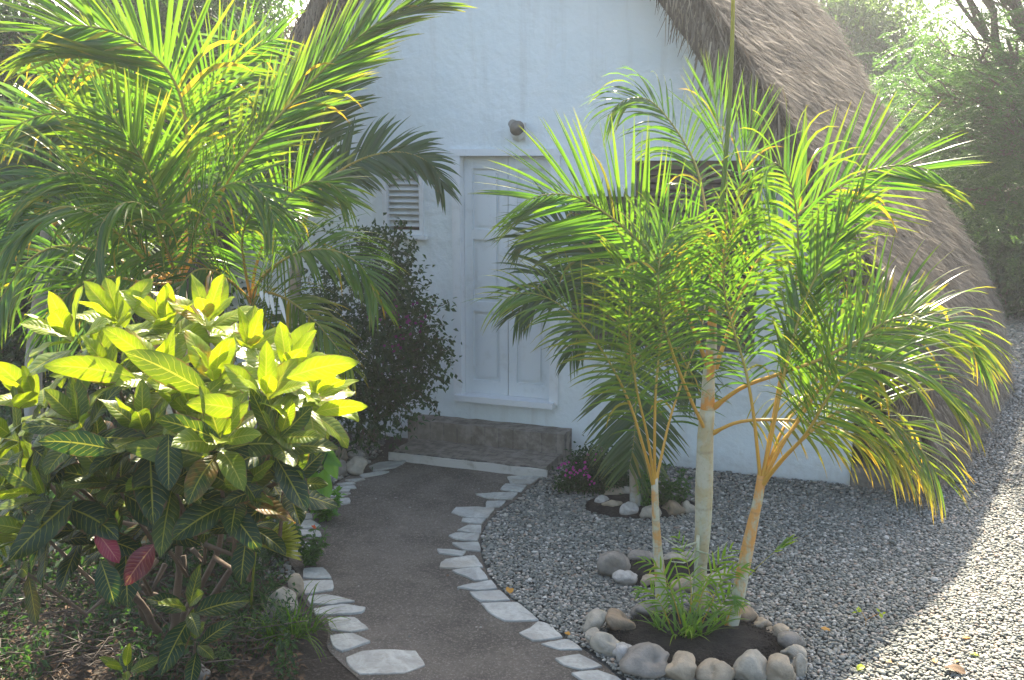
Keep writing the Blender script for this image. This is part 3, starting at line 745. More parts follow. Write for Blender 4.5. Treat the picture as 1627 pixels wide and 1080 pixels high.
# door
a, b = dr; z0, z1 = zb_door, zt_door; mb = MB()
bxl(mb, a-.035, a+.035, -.03, .09, z0, z1); bxl(mb, b-.035, b+.035, -.03, .09, z0, z1); bxl(mb, a-.05, b+.05, -.034, .092, z1-.002, z1+.05)
df = hobj('door', mb, 'frame_paint')
mb = MB(); bxl(mb, a-.01, b+.01, -.085, .092, z0-.028, z0+.018); hobj('threshold', mb, 'frame_paint', df)
am = (a+b)/2
for (x0, x1) in ((a+.038, am-.003), (am+.003, b-.038)):
    mb = MB(); st = .07; nn = (.05, .085)
    H = z1-z0; rails = [(z0+.02, z0+.13), (z0+.36*H, z0+.36*H+.08), (z0+.66*H, z0+.66*H+.08), (z1-.10, z1-.004)]
    bxl(mb, x0, x0+st, *nn, z0+.02, z1-.004); bxl(mb, x1-st, x1, *nn, z0+.02, z1-.004)
    for r0, r1 in rails: bxl(mb, x0+st, x1-st, nn[0]+.002, nn[1], r0, r1)
    for (r0, r1), (q0, q1) in zip(rails[:-1], rails[1:]):
        bxl(mb, x0+st, x1-st, .074, .082, r1, q0)
        bxl(mb, x0+st+.03, x1-st-.03, .062, .075, r1+.03, q0-.03)
    hobj('door_leaf', mb, 'door_paint', df)
# dark wooden shutters
def shutter(x0, x1, z0, z1):
    mb = MB()
    for bx in ((x0, x0+.05, z0, z1), (x1-.05, x1, z0, z1), (x0+.05, x1-.05, z0, z0+.06), (x0+.05, x1-.05, z1-.06, z1)): bxl(mb, bx[0], bx[1], .08, .12, bx[2], bx[3])
    n = int((z1-z0-.12)/.05)
    for k in range(n):
        zc = z0+.06+(z1-z0-.12)*(k+.5)/n
        mb.box(((x0+x1)/2, .10, zc), x1-x0-.1, .05, .007, (Vector((1, 0, 0)), Vector((0, .8, .6)), Vector((0, -.6, .8))))
    hobj('shutter', mb, 'shutter_wood')
shutter(sh[0]+.003, sp-.003, zs[0]+.003, zsl-.003)
xm = (sp+sh[1])/2; shutter(sp+.003, xm-.002, zs[0]+.003, zs[1]-.008); shutter(xm+.002, sh[1]-.003, zs[0]+.003, zs[1]-.008)
mb = MB(); bxl(mb, sh[0]-.03, sh[1]+.04, -.04, .06, zs[0]-.035, zs[0]-.001); hobj('window_sill', mb, 'frame_paint')
# steps
def rough_box(mb, s0_, s1_, n0, n1, z0, z1, sk=0.0):
    nx, ny = 18, 5; vs = []; fs = []
    def P(i, j, k):
        u = i/nx; v = j/ny; e = .006
        s_ = s0_+(s1_-s0_)*u; n_ = n0+(n1-n0)*v+sk*u*(1-v)
        return (s_+random.uniform(-e, e)*(k), n_+random.uniform(-e, e), z0+(z1-z0)*k+random.uniform(-.004, .004)*k)
    top = [[P(i, j, 1) for i in range(nx+1)] for j in range(ny+1)]
    for j in range(ny+1): vs += top[j]
    w = nx+1
    for j in range(ny):
        for i in range(nx): fs.append((j*w+i, j*w+i+1, (j+1)*w+i+1, (j+1)*w+i))
    per = [(i, 0) for i in range(nx+1)]+[(nx, j) for j in range(1, ny+1)]+[(i, ny) for i in range(nx-1, -1, -1)]+[(0, j) for j in range(ny-1, 0, -1)]
    b0 = len(vs)
    for (i, j) in per: v = vs[j*w+i]; vs.append((v[0], v[1], z0))
    for k in range(len(per)):
        k2 = (k+1) % len(per); a_ = per[k][1]*w+per[k][0]; b_ = per[k2][1]*w+per[k2][0]; fs.append((a_, b0+k, b0+k2, b_))
    mb.add(vs, fs)
u0 = G(650, 716)-W0; ua = WL(652, 700)[0]; ub = WL(900, 720)[0]
# upper step: front foot line from (650,712) to (890,738); top height from front edge y 672..700
zt = .16
fl = G(650, 707)-W0; fr_ = G(886, 734)-W0; nfront = (fl.dot(wn)+fr_.dot(wn))/2
mb = MB(); rough_box(mb, fl.dot(wd), fr_.dot(wd)+.05, nfront-.02, .0-.003, 0, .225); hobj('upper_step', mb, 'step_tiles')
gl = G(617, 732)-W0; gr = G(868, 757)-W0; nf2 = (gl.dot(wn)+gr.dot(wn))/2
mb = MB(); rough_box(mb, gl.dot(wd)+.02, gr.dot(wd)+.0, nf2, nfront-.024, 0.0, .075); o = hobj('lower_step', mb, 'step_tiles')
mb = MB(); rough_box(mb, gl.dot(wd)+.0, gr.dot(wd)+.02, nf2-.03, nf2-.008, 0, .066); hobj('step_edging', mb, 'step_edge')
# foundation strip, dark, at the foot of the wall right end
mb = MB(); rough_box(mb, sC+.005, sC+.42, -.05, .5, 0, .16); hobj('footing', mb, 'stone_grey')

# wall lamp
lp = WP(826, 215); lo = thing('wall_lamp', 'small dark wall lamp above the white door', 'lamp', lp)
ang = Matrix.Rotation(0, 3, 'Z')
mb = MB(); mb.box(lp-wn*.008+Vector((0, 0, .03)), .10, .02, .13, (wd, wn, Vector((0, 0, 1)))); mb.build('back_plate', 'lamp_base', lo, False)
mb = MB(); p0 = lp-wn*.02+Vector((0, 0, .04)); mb.tube([p0, p0-wn*.05+Vector((0, 0, .02)), p0-wn*.10+Vector((0, 0, .015))], .011, 8); mb.build('bracket', 'lamp_metal', lo)
mb = MB(); p1 = p0-wn*.10+Vector((0, 0, .03)); ax = (-wn*.5+wd*.45+Vector((0, 0, -.25))).normalized()
mb.tube([p1-ax*.055, p1-ax*.045, p1-ax*.0, p1+ax*.025, p1+ax*.06, p1+ax*.062, p1+ax*.04], [.020, .033, .041, .045, .058, .052, .04], 18, caps=True); mb.build('lamp_shade', 'lamp_metal', lo)
mb = MB(); mb.tube([lp-wn*.02+Vector((0, 0, -.04)), lp-wn*.045+Vector((0, 0, -.02)), lp-wn*.05+Vector((0, 0, .015))], [.012, .04, .055], 14); mb.build('cover', 'lamp_base', lo)

# ---------------- roof: ruled surface between the front edge and the rear silhouette
def lerp(a, b, t): return a+(b-a)*t
def polyl(pts, n): return catmull(pts, n)[0]
front_px = [(1112, 0), (1168, 82), (1226, 167), (1312, 310), (1385, 440), (1438, 560), (1470, 735)]
frontR = [Vector((apex_s, -.4, apex_z))]+[Vector((WL(*p, -.4)[0], -.4, WL(*p, -.4)[1])) for p in front_px]
back_px = [(1012, -390), (1140, -200), (1290, 0), (1375, 135), (1462, 272), (1540, 395), (1582, 490), (1598, 592)]
def w2l(p): q = p-W0; return Vector((q.dot(wd), q.dot(wn), q.z))
yb = G(1606, 603).y
backR = [w2l(at(px_, py_, yb)) for px_, py_ in back_px]
top_b = backR[0]+(backR[0]-backR[1])*.62
backR = [top_b]+backR
NU, NV = 60, 46
Fc = polyl(frontR, NU); Bc = polyl(backR, NU)
def roof_pt(u, v, side=1):
    """u 0 (ridge) ..1 (hem), v 0 front ..1 back, slightly bulging"""
    i = u*(NU-1); i0 = min(int(i), NU-2); f = i-i0
    a = Fc[i0].lerp(Fc[i0+1], f); b = Bc[i0].lerp(Bc[i0+1], f); p = a.lerp(b, v)
    out_ = math.sin(v*PI)*(.03+.05*u); p = p+Vector((out_*.8, -out_*.5, 0))
    if side < 0: p = Vector((2*apex_s-p.x, p.y, p.z))
    return p
mb = MB()
for side in (1, -1):
    vs = []; fs = []
    for i in range(NU):
        for j in range(NV):
            vs.append(roof_pt(i/(NU-1), j/(NV-1), side)+Vector((0, 0, random.uniform(-.01, .01))))
    nb = len(vs)
    for v in list(vs): vs.append(v+Vector((-.16*side, .05, -.16)))
    for i in range(NU-1):
        for j in range(NV-1):
            a = i*NV+j; q = (a, a+NV, a+NV+1, a+1)
            fs.append(q if side > 0 else q[::-1]); q2 = tuple(k+nb for k in q[::-1]); fs.append(q2 if side > 0 else q2[::-1])
    for i in range(NU-1):
        for j in (0, NV-1): a = i*NV+j; fs.append((a, a+NV, a+NV+nb, a+nb))
    for j in range(NV-1): a = (NU-1)*NV+j; fs.append((a, a+1, a+1+nb, a+nb))
    mb.add(vs, fs)
# back gable and ridge closure
aL, aR = roof_pt(0, 1, -1), roof_pt(0, 1, 1); fL, fR = roof_pt(0, 0, -1), roof_pt(0, 0, 1)
mb.add([fL, fR, aR+Vector((0, 0, .02)), aL+Vector((0, 0, .02))], [(0, 1, 2, 3)])
br_ = [roof_pt(i/(NU-1), 1, 1)+Vector((0, -.05, 0)) for i in range(NU)]; bl_ = [roof_pt(i/(NU-1), 1, -1)+Vector((0, -.05, 0)) for i in range(NU)]
mb.add(br_+bl_, [(i, i+1, NU+i+1, NU+i) for i in range(NU-1)])
roof = hobj('roof', mb, 'thatch_bed', smooth=True)
# straws: thin blades lying down the slope, plus fringes
UU = np.linspace(0, 1, 200); 
tabs = {}
for side in (1, -1):
    g = np.array([[roof_pt(u, v, side)[:] for v in np.linspace(0, 1, 60)] for u in UU]); tabs[side] = g
def samp(side, u, v):
    g = tabs[side]; i = np.clip(u, 0, .9999)*(g.shape[0]-1); j = np.clip(v, 0, .9999)*(g.shape[1]-1); i0 = i.astype(int); j0 = j.astype(int)
    fi = (i-i0)[:, None]; fj = (j-j0)[:, None]
    i1 = np.minimum(i0+1, g.shape[0]-1); j1 = np.minimum(j0+1, g.shape[1]-1)
    return (g[i0, j0]*(1-fi)+g[i1, j0]*fi)*(1-fj)+(g[i0, j1]*(1-fi)+g[i1, j1]*fi)*fj
VS = []; FS = []; off = 0
def blades(P, D, Nn, L, W, curl):
    global off
    n = len(P); D = norm(D); B = norm(np.cross(Nn, D)); vv = []
    for k, t in enumerate((0, .5, 1.0)):
        c = P+D*(L*t)[:, None]+Nn*(curl*t*t)[:, None]; w = W*(1, .9, .25)[k]
        vv += [c-B*w[:, None]/2, c+B*w[:, None]/2]
    V = np.stack(vv, 1).reshape(-1, 3); b = np.arange(n)[:, None]*6
    F = np.concatenate([b+np.array([[0, 1, 3, 2]]), b+np.array([[2, 3, 5, 4]])], 1).reshape(-1, 4)
    VS.append(V); FS.append(F+off); off += len(V)
for side, cnt in ((1, 60000), (-1, 9000)):
    u = rng.random(cnt)**.8; v = rng.random(cnt)
    # courses of thatch: clump the start points
    u = (np.floor(u*17+.8*np.sin(v*9)+.5*np.sin(v*31+2)+rng.normal(0, .45, cnt))+rng.beta(1.2, 2.2, cnt)*1.0)/17; u = np.clip(u, 0, .995)
    P = samp(side, u, v); D = samp(side, np.minimum(u+.02, 1), v)-samp(side, np.maximum(u-.02, 0), v)
    Sd = samp(side, u, np.minimum(v+.03, 1))-samp(side, u, np.maximum(v-.03, 0)); D = norm(D); Sd = norm(Sd)
    Nn = norm(np.cross(D, Sd)*(-side)); flip = np.sign(Nn[:, 2:3]); flip[flip == 0] = 1; Nn = Nn*flip
    ja = rng.normal(0, .48, cnt)[:, None]+.3*np.sin(v*23+u*9)[:, None]+.25*np.sin(v*61-u*37)[:, None]
    D2 = norm(D+Sd*ja+Nn*rng.uniform(-.02, .26, cnt)[:, None])
    blades(P+Nn*rng.uniform(0, .05, cnt)[:, None], D2, Nn, rng.uniform(.07, .30, cnt), rng.uniform(.004, .015, cnt), rng.uniform(-.10, .05, cnt))
for side, cnt in ((1, 22000), (-1, 1500)):         # loose tufts
    k = cnt//9; u = np.repeat(rng.random(k), 9); v = np.repeat(rng.random(k), 9); cnt = k*9
    u = np.clip(u+rng.normal(0, .004, cnt), 0, .99); v = np.clip(v+rng.normal(0, .006, cnt), 0, 1)
    P = samp(side, u, v); D = norm(samp(side, np.minimum(u+.02, 1), v)-samp(side, np.maximum(u-.02, 0), v)); Sd = norm(samp(side, u, np.minimum(v+.03, 1))-samp(side, u, np.maximum(v-.03, 0)))
    Nn = norm(np.cross(D, Sd)*(-side)); flip = np.sign(Nn[:, 2:3]); flip[flip == 0] = 1; Nn = Nn*flip
    ta = np.repeat(rng.normal(0, .7, k), 9)+rng.normal(0, .25, cnt); li = np.repeat(rng.uniform(.1, .5, k), 9)
    blades(P+Nn*.03, norm(D+Sd*ta[:, None]+Nn*li[:, None]), Nn, rng.uniform(.06, .17, cnt), rng.uniform(.005, .016, cnt), rng.uniform(-.06, .02, cnt))
for side, cnt in ((1, 7500), (-1, 3500)):          # front fringe
    u = rng.random(cnt); v = rng.random(cnt)*.03
    P = samp(side, u, v)+np.array([-.04*side, -.02, -.06])+rng.normal(0, .05, (cnt, 3))
    D = samp(side, np.minimum(u+.02, 1), v)-samp(side, np.maximum(u-.02, 0), v); D = norm(D)*.25+np.array([-.10*side, -.15, -.85])+rng.normal(0, .22, (cnt, 3))
    blades(P, D, np.tile(np.array([[0, -1.0, 0]]), (cnt, 1)), rng.uniform(.08, .30, cnt)*(.5+1.0*rng.random(cnt)**3), rng.uniform(.004, .013, cnt), rng.uniform(-.04, .04, cnt))
for side, cnt in ((1, 6500), (-1, 800)):          # hem fringe hanging to the gravel
    u = .93+.07*rng.random(cnt); v = rng.random(cnt)
    P = samp(side, u, v)+rng.normal(0, .03, (cnt, 3)); D = np.tile(np.array([[.12*side, 0, -1.0]]), (cnt, 1))+rng.normal(0, .14, (cnt, 3))
    L = rng.uniform(.15, .34, cnt); L = np.minimum(L, np.maximum(P[:, 2]-.03, .03))
    blades(P, D, np.tile(np.array([[1.0*side, -.3, .2]]), (cnt, 1)), L, rng.uniform(.005, .014, cnt), rng.uniform(-.03, .05, cnt))
st_me = np_mesh('thatch_straw', np.concatenate(VS), np.concatenate(FS), 'thatch')
st_me.parent = roof; st_me.matrix_world = HM; st_me.matrix_parent_inverse = Matrix.Identity(4)
st_me.matrix_local = Matrix.Identity(4)
# ================================================================== PALMS
IMG = (0, -1, .05)
def palm(label, loc, group=None): return thing('palm_tree', label, 'palm', loc, group)
# ---- thin stem of the front planter
b1 = G(1052, 978); YA = b1.y
pA = palm('thinnest front palm with a slender orange stem on the path side of the planter', b1, 'palms growing in the front stone ring')
stem(pA, [b1-Vector((0, 0, .05)), at(1050, 930, YA), at(1044, 860, YA+.02), at(1041, 800, YA+.02), at(1040, 760, YA+.02)], [.034, .030, .024, .019, .017], ring=.14)
A0 = (1040, 775, YA+.02)
frond(pA, [A0, (1022, 710, YA), (1000, 640, YA), (968, 575, YA-.05), (925, 515, YA-.1), (880, 478, YA-.15), (835, 465, YA-.2), (790, 478, YA-.2)], 128, (.25, -.8, .5), 34, 12, .5, .22, .22, .009)
frond(pA, [A0, (1040, 700, YA), (1042, 620, YA), (1050, 540, YA+.05), (1062, 460, YA+.1), (1082, 390, YA+.1), (1110, 340, YA+.05)], 150, (-.3, -1, .1), 32, 10, .75, .15, .3, .009)
frond(pA, [A0, (1052, 720, YA+.1), (1066, 660, YA+.2), (1090, 590, YA+.35), (1115, 520, YA+.5), (1120, 470, YA+.7), (1110, 440, YA+.8)], 120, (.2, -1, .2), 29, 15, .7, .1, .25, .008)
frond(pA, [A0, (1030, 700, YA-.05), (1012, 620, YA-.12), (1000, 540, YA-.2), (1003, 460, YA-.25), (1018, 400, YA-.2), (1040, 370, YA-.1)], 120, (.1, -1, .1), 29, 5, .5, .35, .35, .008)
# ---- thick centre trunk
b2 = G(1112, 965); YB = b2.y
pB = palm('thickest front palm with a pale swollen trunk in the middle of the planter', b2, 'palms growing in the front stone ring')
stem(pB, [b2-Vector((0, 0, .05)), at(1113, 900, YB), at(1117, 835, YB), at(1119, 760, YB), at(1121, 690, YB), at(1124, 650, YB)], [.033, .032, .040, .046, .042, .038], ring=.30, age=.25)
stem(pB, [at(1124, 655, YB), at(1126, 600, YB), at(1130, 560, YB), at(1132, 500, YB), at(1134, 450, YB)], [.037, .032, .027, .022, .017], ring=.12, age=1.0, name='crown_shaft')
frond(pB, [(1128, 590, YB), (1098, 515, YB-.05), (1062, 435, YB-.05), (1010, 378, YB-.05), (960, 337, YB-.1), (915, 312, YB-.15), (872, 308, YB-.2), (835, 318, YB-.22)], 190, (0, -1, .15), 46, 6, .14, .10, .24, .012, .0175)
frond(pB, [(1124, 690, YB), (1100, 640, YB-.1), (1072, 570, YB-.2), (1052, 500, YB-.3), (1046, 440, YB-.35), (1055, 385, YB-.3), (1080, 350, YB-.2)], 135, (.2, -1, .1), 32, 10, .6, .2, .42, .010)
frond(pB, [(1136, 585, YB), (1160, 520, YB+.1), (1185, 450, YB+.15), (1225, 385, YB+.2), (1275, 335, YB+.25), (1325, 302, YB+.25), (1375, 274, YB+.2), (1430, 262, YB+.15), (1480, 270, YB+.1)], 178, (-.1, -1, .2), 48, 6, .12, .16, .20, .012, .0175, side=(1, 1))
frond(pB, [(1130, 650, YB), (1180, 615, YB-.1), (1235, 595, YB-.2), (1300, 572, YB-.3), (1370, 538, YB-.3), (1440, 520, YB-.2), (1510, 532, YB-.1), (1555, 570, YB)], 160, (.1, -.7, .7), 37, 18, .5, .3, .24, .012)
frond(pB, [(1128, 690, YB), (1175, 670, YB-.08), (1240, 667, YB-.15), (1300, 672, YB-.2), (1355, 690, YB-.25), (1405, 716, YB-.3), (1440, 750, YB-.3)], 120, (.0, -.6, .8), 30, 15, .75, .65, .2, .011)
frond(pB, [(1133, 500, YB), (1128, 420, YB+.1), (1122, 340, YB+.2), (1105, 262, YB+.35), (1070, 200, YB+.4), (1030, 158, YB+.4), (990, 160, YB+.35), (965, 185, YB+.3)], 120, (.3, -.7, .6), 36, 10, .9, .12, .35, .010)
frond(pB, [(1134, 480, YB), (1150, 400, YB+.1), (1155, 320, YB+.15), (1152, 250, YB+.2), (1140, 190, YB+.25), (1135, 140, YB+.3)], 130, (0, -1, 0), 14, 20, .05, .1, .6, .007, .010, a0=30, a1=8)
frond(pB, [(1134, 470, YB), (1160, 390, YB+.05), (1175, 300, YB+.1), (1185, 240, YB+.15), (1200, 180, YB+.2)], 120, (0, -1, 0), 14, 20, .05, .12, .55, .007, .010, a0=30, a1=8)
mb = MB(); mb.cur = 0; S_, _ = catmull([at(1134, 470, YB), at(1146, 330, YB+.03), at(1157, 200, YB+.05), at(1163, 80, YB+.05), at(1166, -60, YB+.05)], 14); mb.tube(S_, [.013-.0003*i for i in range(14)], 8, .35); mb.build('spear_leaf', 'palm_leaf', pB)
# ---- leaning right stem
b3 = G(1160, 1003); YC = b3.y
pC = palm('leaning front palm whose blotched stem tilts toward the gravel', b3, 'palms growing in the front stone ring')
stem(pC, [b3-Vector((.01, 0, .05)), at(1170, 960, YC), at(1182, 900, YC), at(1194, 840, YC), at(1204, 795, YC), at(1210, 755, YC)], [.036, .034, .033, .030, .024, .021], ring=.17, age=.9)
C0 = (1209, 772, YC)
frond(pC, [C0, (1204, 720, YC), (1196, 650, YC), (1184, 585, YC+.02), (1166, 525, YC+.05), (1152, 470, YC+.05), (1150, 410, YC+.0), (1165, 350, YC-.05)], 150, (.3, -1, .1), 32, 8, .9, .1, .38, .010)
frond(pC, [C0, (1222, 710, YC), (1236, 640, YC), (1252, 570, YC+.02), (1278, 480, YC+.05), (1312, 410, YC+.05), (1345, 350, YC+.05), (1372, 300, YC+.05)], 118, (-.2, -1, .1), 34, 6, .25, .15, .36, .011, .020, a0=30, a1=16)
frond(pC, [C0, (1236, 712, YC), (1262, 678, YC+.02), (1300, 620, YC), (1345, 560, YC-.05), (1400, 515, YC-.08), (1460, 500, YC-.1), (1520, 520, YC-.1), (1560, 575, YC-.1)], 175, (.2, -.6, .8), 39, 18, .45, .28, .3, .011)
frond(pC, [C0, (1248, 725, YC-.04), (1288, 686, YC-.08), (1330, 655, YC-.12), (1368, 650, YC-.15), (1412, 668, YC-.2), (1455, 705, YC-.22), (1490, 755, YC-.25)], 165, (.2, -.7, .7), 36, 12, .6, .45, .3, .011)
frond(pC, [C0, (1222, 700, YC+.1), (1240, 600, YC+.2), (1258, 500, YC+.2), (1268, 400, YC+.15), (1262, 315, YC+.1), (1240, 262, YC+.05), (1216, 268, YC), (1208, 320, YC)], 160, (.0, -.8, .5), 41, 5, 1.3, .25, .32, .010)
frond(pC, [C0, (1240, 690, YC+.15), (1285, 620, YC+.35), (1340, 560, YC+.5), (1395, 520, YC+.6), (1440, 490, YC+.65), (1478, 480, YC+.7)], 120, (-.1, -1, .2), 32, 10, .05, .4, .3, .010)
frond(pC, [C0, (1242, 730, YC-.1), (1280, 690, YC-.25), (1320, 625, YC-.35), (1355, 590, YC-.42), (1420, 575, YC-.5), (1480, 600, YC-.5), (1530, 650, YC-.5)], 165, (.1, -.6, .8), 36, 16, .55, .3, .32, .010)
frond(pC, [C0, (1236, 720, YC+.1), (1270, 660, YC+.2), (1300, 590, YC+.25), (1310, 520, YC+.25), (1300, 450, YC+.2), (1285, 400, YC+.2)], 120, (.2, -1, .2), 30, 10, .8, .15, .35, .009)
# ---- seedlings at the foot of the palms
def tuft(parent, c, n, h, spread, w, mat='seedling_leaf', name='leaf_blade', droop=.5, compound=False, age=.15):
    mb = MB()
    for k in range(n):
        a = random.uniform(0, 2*PI); p = c+Vector((math.cos(a), math.sin(a)*.7, 0))*random.uniform(0, spread*.25)
        el = random.uniform(.6, 1.35); d = Vector((math.cos(a)*math.cos(el), math.sin(a)*math.cos(el), math.sin(el)))
        b = d.cross(Vector((0, 0, 1))); b = b.normalized() if b.length > .01 else Vector((1, 0, 0))
        leaflet(mb, p, d, b, h*random.uniform(.5, 1.1), w*random.uniform(.7, 1.2), droop*random.uniform(.5, 1.6), age)
    return mb.build(name, mat, parent)
sd = thing('palm_seedlings', 'clump of bright green palm seedlings at the foot of the three front palms', 'seedlings', G(1100, 1000, .04))
for (x, y, n, h) in [(1075, 1010, 16, .26), (1050, 1000, 12, .20), (1095, 1015, 16, .30), (1115, 1010, 14, .26), (1140, 990, 10, .18), (1088, 985, 12, .36)]:
    tuft(sd, G(x, y, .04), n, h, .12, .014, droop=.6)
for pts, L in [([(1085, 1005), (1070, 950), (1050, 905), (1020, 890)], 40), ([(1100, 1005), (1120, 930), (1150, 885), (1165, 870)], 42), ([(1110, 1000), (1130, 960), (1150, 915), (1190, 900)], 36), ([(1095, 1005), (1098, 930), (1088, 880), (1075, 850)], 34), ([(1120, 1005), (1140, 970), (1160, 945), (1172, 960)], 46), ([(1070, 1005), (1050, 960), (1028, 935), (1012, 940)], 38)]:
    frond(sd, [at(x, y, G(1095, 1005).y-.02*i) for i, (x, y) in enumerate(pts)], L, IMG, 11, 10, .5, .12, .3, .0035, .012, 'seedling_leaf', name='seedling_frond')
frond(sd, [at(x, y, YC-.02) for x, y in [(1150, 1000), (1178, 930), (1215, 890), (1256, 856)]], 26, IMG, 7, 5, .2, .2, .82, .004, .012, 'seedling_leaf', name='seedling_frond', a0=20, a1=10)
# old flower stalk on the centre trunk
mb = MB(); f0 = at(1109, 850, YB-.05)
mb.tube([f0, at(1108, 880, YB-.09), at(1103, 920, YB-.1), at(1100, 955, YB-.09)], [.010, .008, .006, .003], 6)
for q, (dx, dy) in enumerate([(-55, -10), (50, -14), (-40, 6), (38, 5), (-22, 22), (25, 24), (-12, 40)]):
    y0 = 862+q*12; mb.tube([at(1106-q, y0, YB-.09), at(1106+dx*.5, y0+8, YB-.12), at(1106+dx, y0+dy, YB-.13)], [.006, .004, .002], 5)
mb.build('flower_stalk', 'trunk_pale', pB)

# ---- rear palm in the far ring
b4 = G(1012, 812); YD = b4.y
pD = palm('shaded grey trunked palm in the rear stone ring near the purple flowers', b4)
stem(pD, [b4-Vector((0, 0, .05)), at(1010, 760, YD), at(1006, 700, YD), at(1003, 650, YD), at(1002, 600, YD)], [.046, .042, .036, .034, .03], mat='trunk_grey', ring=.2)
kw = dict(mat='palm_leaf_shaded', wid=.024)
frond(pD, [(1003, 640, YD), (1002, 560, YD), (995, 500, YD-.05), (960, 425, YD-.05), (915, 377, YD-.1), (870, 362, YD-.1), (825, 378, YD-.1)], 120, (0, -1, .25), 42, 10, .45, .05, .3, .012, **kw)
frond(pD, [(1003, 640, YD), (1000, 560, YD-.1), (985, 520, YD-.2), (955, 500, YD-.3), (925, 520, YD-.35), (905, 570, YD-.4)], 90, (0, -1, .4), 34, 10, .6, .05, .2, .010, **kw)
frond(pD, [(1003, 610, YD), (1005, 570, YD-.15), (1008, 570, YD-.3), (1010, 620, YD-.4), (1008, 690, YD-.45), (1000, 745, YD-.45)], 118, (-.1, -1, .1), 44, 5, .25, .12, .22, .010, side=(1, 1), a0=70, a1=35, **kw)
frond(pD, [(1003, 610, YD), (1012, 540, YD), (1030, 480, YD+.1), (1060, 430, YD+.1), (1100, 400, YD+.1)], 120, (0, -1, .2), 34, 10, .5, .05, .3, .010, **kw)
frond(pD, [(1003, 600, YD), (990, 530, YD+.1), (960, 470, YD+.15), (915, 440, YD+.15), (860, 450, YD+.15), (820, 500, YD+.1)], 110, (0, -1, .3), 38, 12, .4, .05, .3, .010, **kw)
frond(pD, [(1003, 600, YD), (1020, 560, YD-.1), (1050, 540, YD-.15), (1085, 560, YD-.2), (1105, 620, YD-.2)], 95, (0, -1, .3), 32, 10, .6, .05, .25, .010, **kw)
frond(pD, [(1003, 640, YD), (1004, 540, YD+.1), (1000, 450, YD+.2), (985, 380, YD+.25), (950, 340, YD+.25)], 110, (0, -1, .2), 34, 10, .3, .05, .35, .010, **kw)

# ---- big sunlit palm on the left
YL = 5.4
bl = Vector((at(270, 800, YL).x, YL, 0))
pL = palm('tallest sunlit palm behind the croton with broad yellow green fronds', bl)
for dx, tx, rr in ((0, 285, .045), (-.16, 235, .038), (.14, 330, .035)):
    top = at(tx, 430, YL+dx*.5); stem(pL, [bl+Vector((dx, 0, -.05)), bl+Vector((dx*1.1, 0, .6)), top+Vector((0, 0, -.4)), top], [rr*1.1, rr, rr*.9, rr*.5], ring=.2, age=.7)
L0 = (285, 450, YL)
kw = dict(wid=.0185)
frond(pL, [L0, (300, 330, YL), (297, 215, YL), (280, 135, YL-.05), (238, 83, YL-.1), (180, 50, YL-.15), (110, 40, YL-.2), (60, 55, YL-.2)], 195, (.15, -1, .1), 59, 5, 0.1, .2, .34, .014, wid=.026)
frond(pL, [L0, (330, 360, YL-.1), (360, 290, YL-.15), (395, 240, YL-.2), (438, 190, YL-.2), (485, 140, YL-.2), (540, 85, YL-.2), (610, 30, YL-.2), (680, 5, YL-.2)], 150, (.2, -1, .25), 66, 10, 0.14, .2, .3, .013, wid=.022, a0=30, a1=14)
frond(pL, [L0, (250, 370, YL-.1), (215, 290, YL-.15), (175, 225, YL-.2), (135, 190, YL-.25), (85, 180, YL-.3), (35, 195, YL-.35), (0, 220, YL-.35)], 110, (0, -1, .15), 51, 8, 0.14, .25, .3, .012, **kw)
frond(pL, [L0, (270, 380, YL-.3), (250, 310, YL-.4), (225, 250, YL-.5), (190, 200, YL-.55), (165, 175, YL-.55)], 150, (.1, -1, .2), 44, 10, 0.12, .22, .25, .011, **kw)
frond(pL, [L0, (240, 410, YL-.25), (190, 330, YL-.4), (150, 285, YL-.5), (100, 275, YL-.55), (50, 300, YL-.6), (10, 345, YL-.6)], 135, (0, -.8, .6), 51, 12, 0.4, .15, .25, .012, **kw)
frond(pL, [L0, (250, 430, YL-.35), (200, 385, YL-.5), (150, 340, YL-.65), (90, 330, YL-.7), (30, 370, YL-.75), (-20, 430, YL-.8)], 140, (0, -.6, .8), 51, 12, 0.64, .1, .25, .012, **kw)
frond(pL, [L0, (270, 410, YL-.4), (250, 360, YL-.6), (225, 325, YL-.75), (190, 325, YL-.85), (160, 360, YL-.9), (150, 420, YL-.9)], 120, (0, -.7, .6), 44, 12, 0.72, .12, .2, .010, **kw)
frond(pL, [L0, (300, 400, YL-.35), (320, 340, YL-.55), (350, 300, YL-.65), (390, 290, YL-.7), (425, 320, YL-.75), (440, 380, YL-.75)], 125, (0, -.7, .6), 47, 12, 0.64, .1, .2, .010, **kw)
frond(pL, [L0, (225, 430, YL), (160, 400, YL), (100, 390, YL), (50, 410, YL), (10, 460, YL), (-15, 520, YL)], 120, (0, -.8, .5), 49, 12, 0.56, .1, .2, .011, **kw)
frond(pL, [L0, (235, 450, YL-.2), (180, 440, YL-.3), (130, 450, YL-.4), (90, 490, YL-.45), (70, 550, YL-.5)], 110, (0, -.8, .5), 44, 12, 0.64, .1, .2, .010, **kw)
frond(pL, [L0, (290, 350, YL+.2), (300, 250, YL+.3), (330, 150, YL+.3), (380, 90, YL+.25), (440, 60, YL+.2)], 130, (0, -1, .1), 44, 10, 0.24, .12, .35, .011, **kw)
frond(pL, [L0, (280, 350, YL+.2), (255, 240, YL+.3), (200, 150, YL+.3), (130, 110, YL+.3), (60, 120, YL+.3)], 140, (0, -1, .1), 47, 10, 0.24, .12, .35, .011, **kw)
